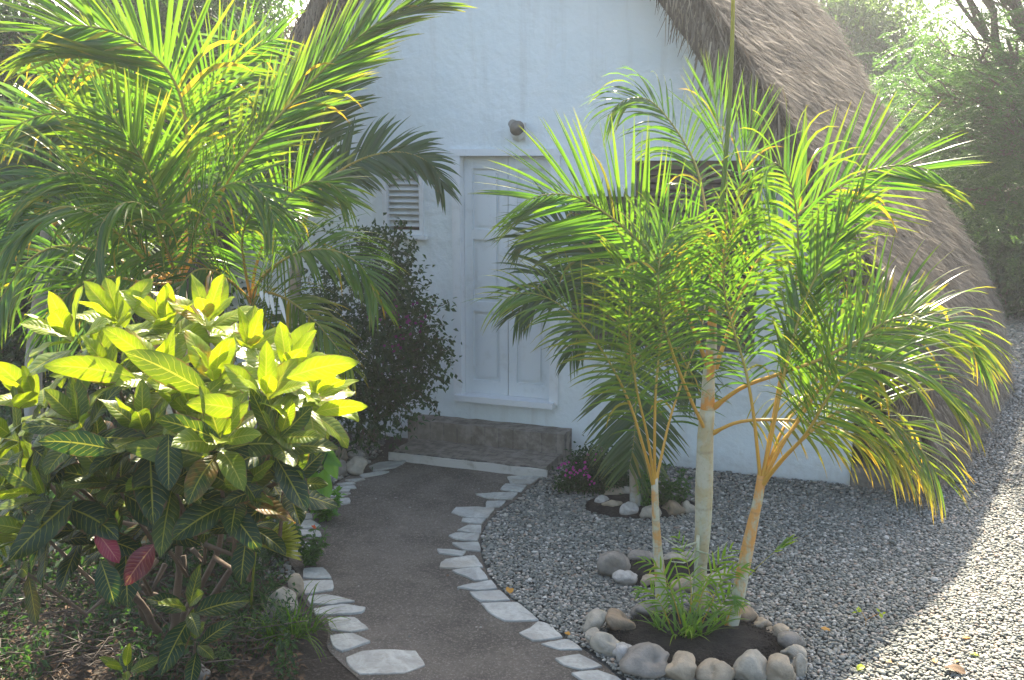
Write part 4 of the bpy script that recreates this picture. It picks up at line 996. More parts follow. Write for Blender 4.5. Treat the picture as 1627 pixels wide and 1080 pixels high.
# ---- lower palm with arching soft fronds, beside it
YM = 5.3
bm_ = Vector((at(400, 800, YM).x, YM, 0))
pM = palm('low arching palm between the sunlit palm and the bougainvillea', bm_)
stem(pM, [bm_, bm_+Vector((0, 0, .5)), at(400, 520, YM), at(400, 470, YM)], [.04, .036, .03, .022], ring=.15, mat='trunk_grey')
M0 = (400, 480, YM)
kw = dict(wid=.018)
frond(pM, [M0, (405, 430, YM), (425, 370, YM), (455, 315, YM-.05), (490, 290, YM-.1), (525, 292, YM-.1), (555, 320, YM-.1)], 100, (0, -1, .25), 46, 10, .28, .12, .25, .011, **kw)
frond(pM, [M0, (410, 450, YM-.1), (440, 420, YM-.2), (480, 400, YM-.3), (530, 398, YM-.35), (575, 425, YM-.4), (600, 480, YM-.4)], 118, (0, -.6, .8), 50, 14, .7, .08, .12, .011, **kw)
frond(pM, [M0, (420, 465, YM-.2), (455, 475, YM-.35), (495, 505, YM-.45), (530, 545, YM-.5), (560, 585, YM-.5)], 95, (-.2, -.8, .5), 40, 10, .7, .35, .1, .010, **kw)
frond(pM, [M0, (390, 430, YM-.2), (385, 380, YM-.35), (400, 340, YM-.45), (430, 330, YM-.5), (470, 350, YM-.5)], 100, (0, -.8, .5), 38, 10, .5, .15, .2, .010, **kw)
frond(pM, [M0, (370, 450, YM-.25), (340, 430, YM-.4), (310, 430, YM-.5), (285, 460, YM-.55), (275, 510, YM-.55)], 90, (0, -.8, .5), 36, 10, .7, .05, .2, .010, **kw)
frond(pM, [M0, (415, 500, YM-.25), (445, 530, YM-.35), (480, 580, YM-.45), (500, 640, YM-.45)], 95, (0, -.8, .3), 36, 10, .6, .1, .1, .010, mat='palm_leaf_shaded', wid=.024)
mb = MB()
for (x, y, x2, y2) in [(423, 465, 428, 490), (430, 468, 436, 500), (444, 472, 455, 512), (415, 462, 418, 478)]:
    a = at(x, y, YM-.48); d = at(x2, y2, YM-.5)-a; leaflet(mb, a, d, Vector((1, 0, 0)), d.length, .02, .1, 0)
mb.build('bleached_leaflets', 'lamp_base', pM)
# ---- dark palm against the wall
YW = 7.3
bw = Vector((at(470, 700, YW).x, YW, 0))
pW = palm('dark shaded palm arching across the white wall toward the louvred window', bw)
stem(pW, [bw, bw+Vector((0, 0, .8)), at(470, 420, YW), at(480, 360, YW)], [.07, .06, .05, .035], ring=.2, mat='trunk_grey')
Q0 = (480, 375, YW); kw = dict(mat='palm_leaf_shaded', wid=.034)
frond(pW, [Q0, (495, 320, YW-.05), (540, 272, YW-.1), (595, 246, YW-.15), (645, 243, YW-.2), (685, 262, YW-.2), (706, 300, YW-.2)], 84, (.1, -.9, .4), 54, 8, .45, 0, .12, .015, **kw)
frond(pW, [Q0, (490, 300, YW), (505, 220, YW), (525, 150, YW), (548, 95, YW), (575, 60, YW)], 95, (0, -1, .1), 50, 8, .25, 0, .12, .014, **kw)
frond(pW, [Q0, (470, 290, YW), (455, 210, YW), (430, 140, YW), (400, 90, YW), (360, 60, YW)], 110, (0, -1, .1), 44, 8, .3, 0, .12, .014, **kw)
frond(pW, [Q0, (440, 340, YW), (400, 300, YW), (350, 290, YW), (300, 310, YW)], 110, (0, -1, .3), 40, 8, .4, 0, .1, .014, **kw)
# ---- dark palm at the far left
YE = 6.6
be = Vector((at(60, 700, YE).x, YE, 0))
pE = palm('dark palm in deep shade at the far left behind the sunlit fronds', be)
stem(pE, [be, be+Vector((0, 0, .8)), at(70, 420, YE), at(75, 350, YE)], [.07, .06, .05, .035], ring=.2, mat='trunk_grey')
Q0 = (75, 365, YE); kw = dict(mat='palm_leaf_shaded', wid=.034)
for pts in ([Q0, (90, 290, YE), (115, 230, YE), (160, 200, YE), (210, 210, YE)], [Q0, (60, 300, YE), (30, 250, YE), (-20, 240, YE)], [Q0, (110, 340, YE-.1), (150, 330, YE-.2), (190, 360, YE-.3), (210, 420, YE-.3)],
            [Q0, (80, 270, YE), (85, 180, YE), (110, 110, YE), (150, 70, YE)], [Q0, (40, 350, YE-.1), (0, 360, YE-.2), (-30, 420, YE-.3)], [Q0, (100, 380, YE-.2), (130, 420, YE-.3), (140, 480, YE-.3), (130, 540, YE-.3)]):
    frond(pE, pts, 120, (0, -.9, .4), 40, 8, .5, 0, .1, .014, **kw)

# ================================================================== CROTON
def broad(mb, p, d, up, L, W, age, droop=.4, cup=.25, nl=9, wave_=.0, shape=0, fold=None):
    d = d.normalized(); b = d.cross(up)
    if b.length < .05: b = d.cross(Vector((1, 0, 0)))
    b.normalize(); vs = []; at_ = []; fs = []; pos = p.copy(); US = (-1, -.66, -.33, 0, .33, .66, 1)
    tw = random.uniform(-.5, .5); ph = random.uniform(0, 6); fold = random.uniform(.1, .35) if fold is None else fold
    for j in range(nl+1):
        t = j/nl
        if t < .08: w = .06+t*.9
        else: w = math.sin(PI*min(1, (t-.02))**(.85 if shape == 0 else .7))**.75 if t < 1 else 0.02
        w = max(w, .03)*W/2
        n = b.cross(d); bb = b*math.cos(tw*t)+n*math.sin(tw*t); nn = d.cross(bb)*-1
        for u in US:
            h = abs(u)*w*fold*1.6-u*u*w*cup + (math.sin(t*17+ph+u*2)*.035+math.sin(t*8+ph*2+(1 if u > 0 else -1))*.06)*abs(u)*W*(1+wave_)
            vs.append(pos+bb*(u*w)+nn*h); at_.append((u, t, age))
        nx = (d+Vector((0, 0, -1))*droop*(.3+t*1.2)/nl*1.5).normalized()
        b = (b-nx*b.dot(nx)).normalized(); d = nx; pos = pos+d*(L/nl)
    k = len(US)
    for j in range(nl):
        for i in range(k-1): a = j*k+i; fs.append((a, a+1, a+k+1, a+k))
    mb.add(vs, fs, at_)
def rosette(mb, c, n, L, W, ax, age, elev=(0.1, 1.25), droop=.5, mat=0):
    ax = ax.normalized(); X = ax.orthogonal().normalized(); Y = ax.cross(X); a0 = random.uniform(0, 6)
    for k in range(n):
        q = k/max(n-1, 1); a = a0+k*2.4; el = elev[0]+(elev[1]-elev[0])*q**.8+random.uniform(-.12, .12)
        d = (X*math.cos(a)+Y*math.sin(a))*math.cos(el)+ax*math.sin(el)
        l = L*(1.08-.42*q)*random.uniform(.85, 1.12); mb.cur = mat
        broad(mb, c-ax*.06*(1-q)+ax*.03*q+d*.015, d, ax, l, W*l/L*random.uniform(.85, 1.1), min(1, max(0, age+(q-.5)*.55+random.uniform(-.15, .15))), droop*(1.2-q*.9))
YK = 3.45
cro = thing('croton_bush', 'large croton bush with yellow green top leaves and dark lower leaves beside the path', 'croton', G(270, 1040))
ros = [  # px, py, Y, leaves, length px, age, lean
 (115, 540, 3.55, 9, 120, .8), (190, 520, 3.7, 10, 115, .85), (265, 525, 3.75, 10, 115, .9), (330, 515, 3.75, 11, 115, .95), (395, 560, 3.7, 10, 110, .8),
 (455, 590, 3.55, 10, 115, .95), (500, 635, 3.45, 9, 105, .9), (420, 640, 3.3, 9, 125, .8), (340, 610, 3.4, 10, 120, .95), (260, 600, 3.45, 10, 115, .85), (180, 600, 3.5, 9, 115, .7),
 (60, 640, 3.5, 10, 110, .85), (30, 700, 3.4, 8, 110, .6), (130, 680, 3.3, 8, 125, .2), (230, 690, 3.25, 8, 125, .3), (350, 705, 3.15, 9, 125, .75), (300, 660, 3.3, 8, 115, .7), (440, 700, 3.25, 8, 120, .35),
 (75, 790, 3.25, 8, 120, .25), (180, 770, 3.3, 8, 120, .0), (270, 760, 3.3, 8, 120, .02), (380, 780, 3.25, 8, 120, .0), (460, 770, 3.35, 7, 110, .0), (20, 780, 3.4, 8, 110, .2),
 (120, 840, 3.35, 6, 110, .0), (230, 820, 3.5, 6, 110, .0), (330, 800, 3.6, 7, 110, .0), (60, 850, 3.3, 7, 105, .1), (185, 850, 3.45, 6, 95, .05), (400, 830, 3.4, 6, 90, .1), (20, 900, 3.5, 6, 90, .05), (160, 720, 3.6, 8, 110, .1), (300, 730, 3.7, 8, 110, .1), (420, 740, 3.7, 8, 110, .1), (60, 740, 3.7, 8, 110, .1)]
base = G(262, 1010)
fol = MB(); tips = []
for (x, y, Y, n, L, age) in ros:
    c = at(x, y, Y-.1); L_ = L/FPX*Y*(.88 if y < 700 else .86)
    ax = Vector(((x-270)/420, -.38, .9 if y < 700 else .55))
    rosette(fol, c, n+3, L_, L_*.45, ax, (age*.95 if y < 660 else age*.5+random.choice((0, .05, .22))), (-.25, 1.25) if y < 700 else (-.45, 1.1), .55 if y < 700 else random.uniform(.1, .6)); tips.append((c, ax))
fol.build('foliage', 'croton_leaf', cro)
# single big leaves seen against the gaps
mb = MB()
for (x, y, x2, y2, Y, age, W) in [(115, 795, 20, 885, 3.1, .05, .42), (268, 690, 268, 775, 3.0, .0, .5), (350, 700, 250, 665, 3.0, .15, .35), (185, 715, 65, 700, 3.0, .05, .35), (160, 890, 182, 960, 3.0, .0, .5),
    (355, 800, 412, 875, 3.1, .0, .4), (420, 775, 355, 800, 3.1, .02, .4), (330, 625, 205, 560, 3.1, .35, .34), (395, 655, 300, 640, 3.05, .9, .4), (340, 730, 205, 710, 3.05, .3, .36), (455, 600, 565, 575, 3.1, 1, .30), (500, 655, 580, 645, 3.2, 1, .3), (235, 570, 165, 520, 3.2, .8, .36), (215, 600, 75, 580, 3.25, .85, .3)]:
    a = at(x, y, Y); d = at(x2, y2, Y-.05)-a; L_ = d.length; broad(mb, a, d+Vector((0, 0, L_*.12)), Vector((.05, -1, .25)), L_*1.05, L_*W*1.05, age, .25, fold=.12)
mb.build('outer_leaves', 'croton_leaf', cro)
def twig_path(a, b, n=7, j=.03):
    out = []
    for i in range(n): t = i/(n-1); k = math.sin(t*PI); out.append(a.lerp(b, t)+Vector((random.uniform(-j, j), random.uniform(-j, j), random.uniform(-j, j)*.5))*k)
    return out
fork = [at(290, 880, 3.6), at(255, 960, 3.7), at(330, 930, 3.65)]
for i, pts in enumerate([[(255, 1055), (275, 1000), (283, 930), (284, 850), (282, 760), (290, 680)], [(268, 1030), (240, 985), (210, 940), (190, 880), (150, 800), (120, 700)], [(285, 1020), (330, 960), (375, 890), (415, 800), (440, 720)],
    [(262, 1040), (290, 980), (325, 920), (350, 860), (358, 780), (340, 700)], [(232, 1010), (222, 960), (200, 920), (160, 860), (110, 810), (60, 740)], [(275, 1000), (270, 960), (235, 940), (225, 930)]]):
    Yb = G(*pts[0]).y; P_ = [G(*pts[0])-Vector((0, 0, .03))]+[at(x, y, lerp(Yb, 3.55, (k+1)/len(pts))) for k, (x, y) in enumerate(pts[1:])]
    S_, _ = catmull(P_, 18); mb = MB(); r0 = (.022, .019, .017, .018, .016, .014)[i]
    mb.tube([p+Vector((random.uniform(-.004, .004),)*3) for p in S_], [r0*(1-.55*k/17)*random.uniform(.92, 1.08) for k in range(18)], 9, 0, .07); mb.build('stem', 'bark', cro)
mb = MB()
for c, ax in tips:
    s = c-ax.normalized()*.05; e = s-ax.normalized()*.2+Vector((random.uniform(-.05, .05), .08, -.12)); mid_ = e.lerp(at(285, 850, 3.65), .5)
    mb.tube([s, e, mid_], [.006, .008, .011], 6, 0, .08)
mb.build('twigs', 'bark', cro)
for (x, y, x2, y2, Y) in [(152, 843, 190, 890, 3.12), (245, 865, 195, 925, 3.12)]:
    mb = MB(); a = at(x, y, Y); d = at(x2, y2, Y-.03)-a; broad(mb, a, d, Vector((.1, -1, .2)), d.length*1.05, d.length*.5, .95 if x < 200 else .45, .2, fold=.1)
    o = mb.build('leaf', 'red_leaf', cro); o['label'] = 'crimson veined old leaf'
# low croton sprigs
def sprig(label, root, top, Y, n, Lpx, age, mat='croton_leaf', name='croton_sprig', cat='plant'):
    r0 = G(*root); t = thing(name, label, cat, r0); c = at(top[0], top[1], Y)
    mb = MB(); mb.tube([r0-Vector((0, 0, .02)), r0.lerp(c, .5)+Vector((.01, 0, 0)), c], [.008, .006, .004], 6, 0, .07); mb.build('stem', 'bark', t)
    mb = MB(); L_ = Lpx/FPX*Y; rosette(mb, c, n, L_, L_*.42, Vector((.1, -.6, .8)), age, (-.2, 1.1), .3); mb.build('foliage', mat, t)
sprig('low croton sprig with five dark yellow veined leaves in front of the stems', (275, 1045), (300, 968), 3.75, 7, 88, .05)
sprig('small croton sprig drooping glossy leaves at the bottom of the stems', (300, 1060), (310, 1020), 3.8, 7, 70, .05)
sprig('pale croton seedling cut by the bottom edge of the photo', (205, 1100), (200, 1066), 3.7, 8, 60, .35)
# broad heart leaves by the path
ph = thing('climbing_plant', 'bright green broad leaved climber beside the path left of the bougainvillea stones', 'plant', G(485, 800))
mb = MB(); Yp = 4.9
for (x, y, x2, y2) in [(500, 700, 480, 770), (510, 705, 540, 760), (480, 690, 500, 740), (515, 745, 520, 805), (490, 760, 470, 800), (505, 720, 545, 735), (470, 720, 455, 790), (485, 740, 515, 790), (450, 730, 440, 780)]:
    a = at(x, y, Yp); d = at(x2, y2, Yp-.05)-a; broad(mb, a, d, Vector((random.uniform(-.3, .3), -1, .3)), d.length, d.length*.44, .3, .3, shape=1, fold=.3)
mb.build('foliage', 'leaf_broad', ph)
mb = MB(); S_, _ = catmull([G(485, 800), at(490, 760, Yp), at(500, 700, Yp), at(490, 660, Yp)], 12); mb.tube(S_, .006, 6); mb.tube([at(490, 760, Yp), at(510, 745, Yp-.03), at(520, 720, Yp-.03)], .004, 6); mb.build('stem', 'leaf_mid', ph)
# fan palm seedlings
def fan(label, c, dirp, Y, Lpx, n=11, spread=.95, root=None):
    a = at(*c, Y); tip = at(*dirp, Y-.05); ax = (tip-a).normalized(); L_ = Lpx/FPX*Y; sidev = ax.cross(Vector((0, -1, .2))).normalized()
    root = root or G(c[0]-10, c[1]+110); t = thing('fan_palm', label, 'plant', root); mb = MB()
    mb.tube([root, root.lerp(a, .6)+Vector((0, 0, .03)), a], [.006, .005, .004], 6); mb.build('stem', 'fan_leaf', t); mb = MB()
    for k in range(n):
        q = (k/(n-1)-.5)*spread; d = ax*math.cos(q)+sidev*math.sin(q); e = d*L_*random.uniform(.9, 1.05); bq = spread/(n-1)*.55
        l = ax*math.cos(q-bq)+sidev*math.sin(q-bq); r_ = ax*math.cos(q+bq)+sidev*math.sin(q+bq); nn = Vector((0, -1, .2))*.010
        mb.add([a, a+l*L_*.72-nn, a+d*L_*.75+nn, a+r_*L_*.72-nn, a+e, a+l*L_*.95-nn*.5], [(0, 1, 2), (0, 2, 3), (1, 4, 2), (2, 4, 3), (1, 5, 4)])
    mb.build('leaf', 'fan_leaf', t, False)
fan('yellow green fan palm leaf spreading toward the path under the croton', (408, 865), (480, 852), 3.6, 84)
fan('yellow green fan palm leaf low at the left edge under the croton', (-25, 850), (50, 835), 3.5, 75)

# ================================================================== BUSHES
def leafy(P, D, Lr, Wr, n=None):
    n = len(P); N_ = norm(rng.normal(0, .6, (n, 3))+np.array([0, -.2, .8]))
    return kites(P, D, N_, rng.uniform(*Lr, n), rng.uniform(*Wr, n), .2, .15)
def cloud(blobs, n, clump=.10, per=14, shell=.55):
    """clumped leaf positions on ellipsoids"""
    w = np.array([b[3]*b[5] for b in blobs]); w = w/w.sum(); P = []; D = []
    k = max(1, n//per); idx = rng.choice(len(blobs), k, p=w)
    B = np.array(blobs)[idx]; d = norm(rng.normal(0, 1, (k, 3))); r = shell+(1-shell)*rng.random((k, 1))**.6
    r = r*(1+.12*np.sin(d[:, 0:1]*7+d[:, 2:3]*5)); c = B[:, :3]+d*B[:, 3:6]*r
    cc = np.repeat(c, per, 0); dd = np.repeat(d, per, 0); P = cc+rng.normal(0, clump, cc.shape)
    D = norm(dd*.6+rng.normal(0, .7, cc.shape)+np.array([0, 0, -.15])); return P, D
def twigs_out(mb_, origin, ends, r=.006):
    for e in ends: mb_.tube(twig_path(origin, e, 6, .05), [r*(1-.12*k) for k in range(6)], 5, 0, .1)
bg = thing('bougainvillea_bush', 'dark bougainvillea bush with a few purple blooms against the white wall', 'bush', G(575, 700))
Yg = 7.3
blob_px = [(590, 540, .45, .5), (640, 540, .28, .35), (570, 640, .42, .38), (640, 470, .18, .2), (600, 420, .26, .28), (655, 580, .24, .25), (560, 460, .4, .5), (625, 640, .22, .2), (540, 560, .4, .5)]
bl_ = [tuple(at(x, y, Yg))+(a, a*.7, b) for x, y, a, b in blob_px]
P, D = cloud(bl_, 9500, .055, 12, .35)
# outward sprays
sp_ends = [(660, 385), (645, 395), (712, 480), (690, 470), (665, 455), (715, 540), (718, 575), (700, 600), (695, 655), (660, 665), (715, 560), (640, 350), (600, 365), (705, 515), (680, 640), (650, 420), (600, 690), (570, 690), (640, 680)]
tw = MB(); PS = []; DS = []; org = at(585, 600, Yg)
for (x, y) in sp_ends:
    e = at(x, y, Yg+random.uniform(-.25, .25)); st_ = org.lerp(e, .35)+Vector((0, 0, .05)); pth = twig_path(st_, e, 9, .05)
    pth = [p+Vector((0, 0, .06*math.sin(i/8*PI))) for i, p in enumerate(pth)]
    tw.tube(pth, [.006-.0005*i for i in range(9)], 5, 0, .1)
    for i in range(2, 9):
        for k in range(9): PS.append(pth[i]+Vector((random.gauss(0, .022), random.gauss(0, .022), random.gauss(0, .022)))); DS.append((random.gauss(0, 1), random.gauss(0, 1), random.gauss(-.3, .8)))
P = np.concatenate([P, np.array([p[:] for p in PS])]); D = np.concatenate([D, np.array(DS)])
V_, F_ = leafy(P, D, (.03, .06), (.018, .035)); np_mesh('foliage', V_, F_, 'leaf_dark', bg)
tw.build('twigs', 'bark', bg)
for i, (x0, x1, y1) in enumerate([(578, 560, 600), (585, 610, 560), (592, 640, 600)]):
    mb = MB(); mb.tube(twig_path(G(x0, 702)-Vector((0, 0, .02)), at(x1, y1, Yg), 9, .06), [.02-.0015*k for k in range(9)], 7, 0, .1); mb.build('stem', 'bark', bg)
def blooms(parent, spots, Y, size, mat, spread=.05, n=9):
    P = []; D = []
    for x, y in spots:
        c = at(x, y, Y+random.uniform(-.05, .05))
        for k in range(n): P.append((c+Vector((random.gauss(0, spread), random.gauss(0, spread*.6), random.gauss(0, spread))))[:]); D.append((random.gauss(0, 1), random.gauss(-.5, .5), random.gauss(.2, 1)))
    P = np.array(P); D = np.array(D); n_ = len(P)
    V_, F_ = kites(P, D, np.tile([[.1, -1, .3]], (n_, 1)), rng.uniform(.7, 1.2, n_)*size, rng.uniform(.6, .9, n_)*size, .1, 0); return np_mesh('blossoms', V_, F_, mat, parent)
blooms(bg, [(630, 480), (645, 500), (660, 490), (620, 500), (635, 515), (610, 490), (640, 530)], Yg-.26, .034, 'petal_deep', .05, 4)
blooms(bg, [(627, 548), (622, 553), (632, 551), (671, 512)], Yg-.33, .026, 'petal_deep', .02, 3)
# periwinkle bush near the step
pw = thing('flower_bush', 'low dark bush with small purple flowers between the step and the rear stone ring', 'bush', G(945, 785))
Yw = G(945, 780).y
bl_ = [tuple(at(x, y, Yw))+(a, a*.8, b) for x, y, a, b in [(930, 765, .18, .15), (965, 755, .17, .18), (940, 740, .15, .13), (985, 770, .12, .12), (905, 770, .09, .08)]]
P, D = cloud(bl_, 5200, .03, 10, .3); P[:, 2] = np.maximum(P[:, 2], .01)
V_, F_ = leafy(P, D, (.022, .04), (.012, .022)); np_mesh('foliage', V_, F_, 'leaf_dark', pw)
mb = MB(); twigs_out(mb, G(945, 785), [at(925, 750, Yw), at(960, 730, Yw), at(980, 750, Yw), at(905, 760, Yw)]); mb.build('stem', 'bark', pw)
blooms(pw, [(918, 750), (926, 753), (935, 758), (905, 756), (900, 735), (958, 718), (975, 720), (942, 762), (912, 742), (890, 740), (930, 742), (945, 722), (985, 730)], Yw-.16, .026, 'petal', .015, 4)
# green weeds in the rear ring
def weed(label, root, H, n, mat='leaf_mid', name='weed', cat='plant', L=(.03, .06), W=(.012, .022), sx=.08):
    t = thing(name, label, cat, root); mb = MB(); P = []; D = []
    for k in range(n):
        e = root+Vector((random.uniform(-sx, sx), random.uniform(-sx, sx), H*random.uniform(.5, 1))); pth = twig_path(root, e, 6, .02); mb.tube(pth, .0022, 4)
        for p in pth[1:]:
            for q in range(5): P.append(p[:]); D.append((random.gauss(0, 1), random.gauss(0, 1), random.gauss(.3, .6)))
    mb.build('stem', 'leaf_mid', t); V_, F_ = leafy(np.array(P), np.array(D), L, W); np_mesh('foliage', V_, F_, mat, t)
weed('leafy green weed growing beside the grey palm trunk in the rear ring', G(1050, 812), .34, 16, 'leaf_mid', sx=.14)
weed('narrow green weed climbing the grey palm trunk in the rear ring', G(1025, 815), .45, 10, 'leaf_broad', sx=.06)
weed('small green weed between the dark round stone and the thick trunk', G(1075, 812), .2, 8, 'leaf_mid')
weed('low leafy weed with a red flower over the planted side flagstones', G(492, 900), .26, 12, 'leaf_mid', sx=.1)
weed('bushy weed on the flagstones under the bright climber', G(515, 828), .22, 12, 'leaf_broad', sx=.12, L=(.04, .07), W=(.025, .04))
weed('feathery pale weed at the edge of the path soil near the bottom', G(355, 1070), .14, 10, 'leaf_pale', L=(.02, .04), W=(.006, .01), sx=.05)
weed('weed with thin leaves in front of the limestone rock', G(415, 975), .26, 14, 'leaf_dark', L=(.03, .06), W=(.008, .014), sx=.12)
weed('dark weed patch under the right side of the croton', G(390, 930), .34, 20, 'leaf_dark', L=(.03, .06), W=(.012, .02), sx=.18)
weed('dark low weed behind the flagstones under the croton', G(440, 890), .34, 20, 'leaf_dark', L=(.03, .06), W=(.012, .02), sx=.16)
rf = thing('red_flower', 'single red flower beside the flagstones under the climber', 'flower', G(498, 850))
mb = MB(); mb.tube([G(498, 850), at(498, 840, G(498, 850).y-.02)], .002, 5); mb.build('stem', 'leaf_mid', rf)
c_ = at(498, 838, G(498, 850).y-.02); n_ = 10; V_, F_ = kites(np.array([c_[:]]*n_), rng.normal(0, 1, (n_, 3)), rng.normal(0, 1, (n_, 3)), rng.uniform(.015, .022, n_), rng.uniform(.01, .015, n_), .1, 0); np_mesh('petals', V_, F_, 'petal_orange', rf)
# grass tuft
gt = thing('grass_tuft', 'arching green grass tuft hanging over the flagstones at the bottom', 'grass tuft', G(465, 1015))
for (x, y, n, h) in [(465, 1015, 60, .36), (435, 1020, 34, .28), (490, 1005, 30, .28)]: tuft(gt, G(x, y), n, h, .14, .008, 'palm_leaf', 'blades', 1.1, age=.1)
gt2 = thing('grass_tuft', 'dark thin grass tuft under the croton left of the arching one', 'grass tuft', G(400, 1010))
tuft(gt2, G(400, 1010), 40, .26, .2, .006, 'palm_leaf_shaded', 'blades', 1.0)
# small weed in the gravel
sw = thing('seedling', 'tiny weed with two lime green leaf tips in the gravel', 'plant', G(1375, 1000))
r0 = G(1375, 1000); mb = MB(); Yz = r0.y
mb.tube([r0, at(1376, 985, Yz), at(1368, 970, Yz)], .0018, 5); mb.tube([at(1376, 985, Yz), at(1395, 975, Yz)], .0015, 5); mb.build('stem', 'orange_leaf', sw)
cs = [at(1364, 968, Yz), at(1369, 972, Yz), at(1398, 973, Yz), at(1362, 972, Yz), at(1402, 975, Yz)]*2; V_, F_ = kites(np.array([c[:] for c in cs]), rng.normal(0, 1, (10, 3)), np.tile([[0, -1, .8]], (10, 1)), rng.uniform(.02, .032, 10), rng.uniform(.010, .016, 10), .1, .1); np_mesh('leaves', V_, F_, 'lime_leaf', sw)
# fallen leaves
for i, (x, y, m, s, lb) in enumerate([(1303, 1006, 'orange_leaf', .035, 'fallen orange leaf in the shaded gravel'), (1486, 1062, 'orange_leaf', .03, 'bright orange leaf on the sunlit gravel at the bottom'), (1518, 1061, 'orange_leaf', .022, 'small orange leaf right of the bright orange one'),
    (1407, 1060, 'orange_leaf', .022, 'small orange leaf left of the yellow leaf on sunlit gravel'), (1373, 1067, 'lime_leaf', .04, 'long yellow green leaf on the sunlit gravel'), (1540, 1047, 'lime_leaf', .03, 'lime leaf fragment on the sunlit gravel'), (1524, 1022, 'orange_leaf', .045, 'tan curled leaf on the sunlit gravel'),
    (810, 951, 'orange_leaf', .055, 'brown orange leaf lying against the flagstones'), (626, 793, 'stone_white', .02, 'white chip lying on the path'), (710, 919, 'dead_leaf', .022, 'dark dry leaf in the middle of the path'), (905, 1018, 'orange_leaf', .03, 'yellowed leaf beside the path kerb'), (1500, 1068, 'dead_leaf', .07, 'dry brown leaf pile at the bottom of the sunlit gravel')]):
    p = G(x, y)+Vector((0, 0, .028 if x > 800 else .012)); mb = MB(); a = random.uniform(0, 6); broad(mb, p, Vector((math.cos(a), math.sin(a)*.6, .15)), Vector((0, 0, 1)), s*1.4, s*.8, 0, .5, nl=5)
    o = mb.build('fallen_leaf', m, None, True, origin=p); tag(o, lb, 'leaf', 'fallen leaves and chips')
# litter and twigs bottom left
P = []; 
nL = 2600; u = rng.uniform(-60, 480, nL); v_ = rng.uniform(860, 1110, nL); P = np.array([G(a, b)[:] for a, b in zip(u, v_)]); P[:, 2] = rng.uniform(.004, .05, nL)
lx2 = np.interp(P[:, 1], ly, lx); P = P[P[:, 0] < lx2-.03]; nL = len(P); D = rng.normal(0, 1, (nL, 3)); D[:, 2] *= .25
V_, F_ = kites(P, D, rng.normal(0, .3, (nL, 3))+np.array([0, 0, 1]), rng.uniform(.02, .06, nL), rng.uniform(.01, .03, nL), .3, 0); tag(np_mesh('leaf_litter', V_, F_, 'dead_leaf'), 'dry brown leaf litter on the soil under the croton', 'litter', kind='stuff')
mb = MB()
for k in range(520):
    x = random.uniform(-60, 400); y = random.uniform(870, 1100); p = G(x, y)
    if p.x > np.interp(p.y, ly, lx)-.1: continue
    a = random.uniform(0, PI); L_ = random.uniform(.08, .5); h = random.uniform(.01, .16); q = p+Vector((math.cos(a)*L_, math.sin(a)*L_*.6, random.uniform(-.02, .12)))
    mb.tube(twig_path(p+Vector((0, 0, h)), q+Vector((0, 0, h*.4)), 5, .05), [random.uniform(.001, .0035)]*5, 5, 0, .1)
tag(mb.build('twig_litter', 'dry_twig'), 'tangle of dry twigs on the ground at the left', 'twigs', kind='stuff')
# undergrowth
P = np.array([G(a, b)[:] for a, b in zip(rng.uniform(-60, 470, 9000), rng.uniform(870, 1100, 9000))]); P[:, 2] = rng.random(9000)**1.6*.20+.01; P = P[(P[:, 0] < np.interp(P[:, 1], ly, lx)-.12) & (np.sin(P[:, 0]*9)*np.sin(P[:, 1]*7+1) > -.1)]
V_, F_ = leafy(P, rng.normal(0, 1, P.shape), (.02, .05), (.01, .022)); tag(np_mesh('ground_cover', V_, F_, 'leaf_dark'), 'small dark leaves creeping among the dry twigs', 'ground cover', kind='stuff')
nU = 15000; U = []
P = np.stack([rng.uniform(-5, -1.0, nU), rng.uniform(4.9, 7.8, nU), rng.random(nU)**1.5*.55], 1); lx2 = np.interp(P[:, 1], ly, lx); P = P[P[:, 0] < lx2-.22-.25*P[:, 2]]
D = rng.normal(0, 1, P.shape); V_, F_ = leafy(P, D, (.04, .09), (.018, .04)); tag(np_mesh('undergrowth', V_, F_, 'leaf_dark'), 'dark leafy ground cover under the palms', 'undergrowth', kind='stuff')

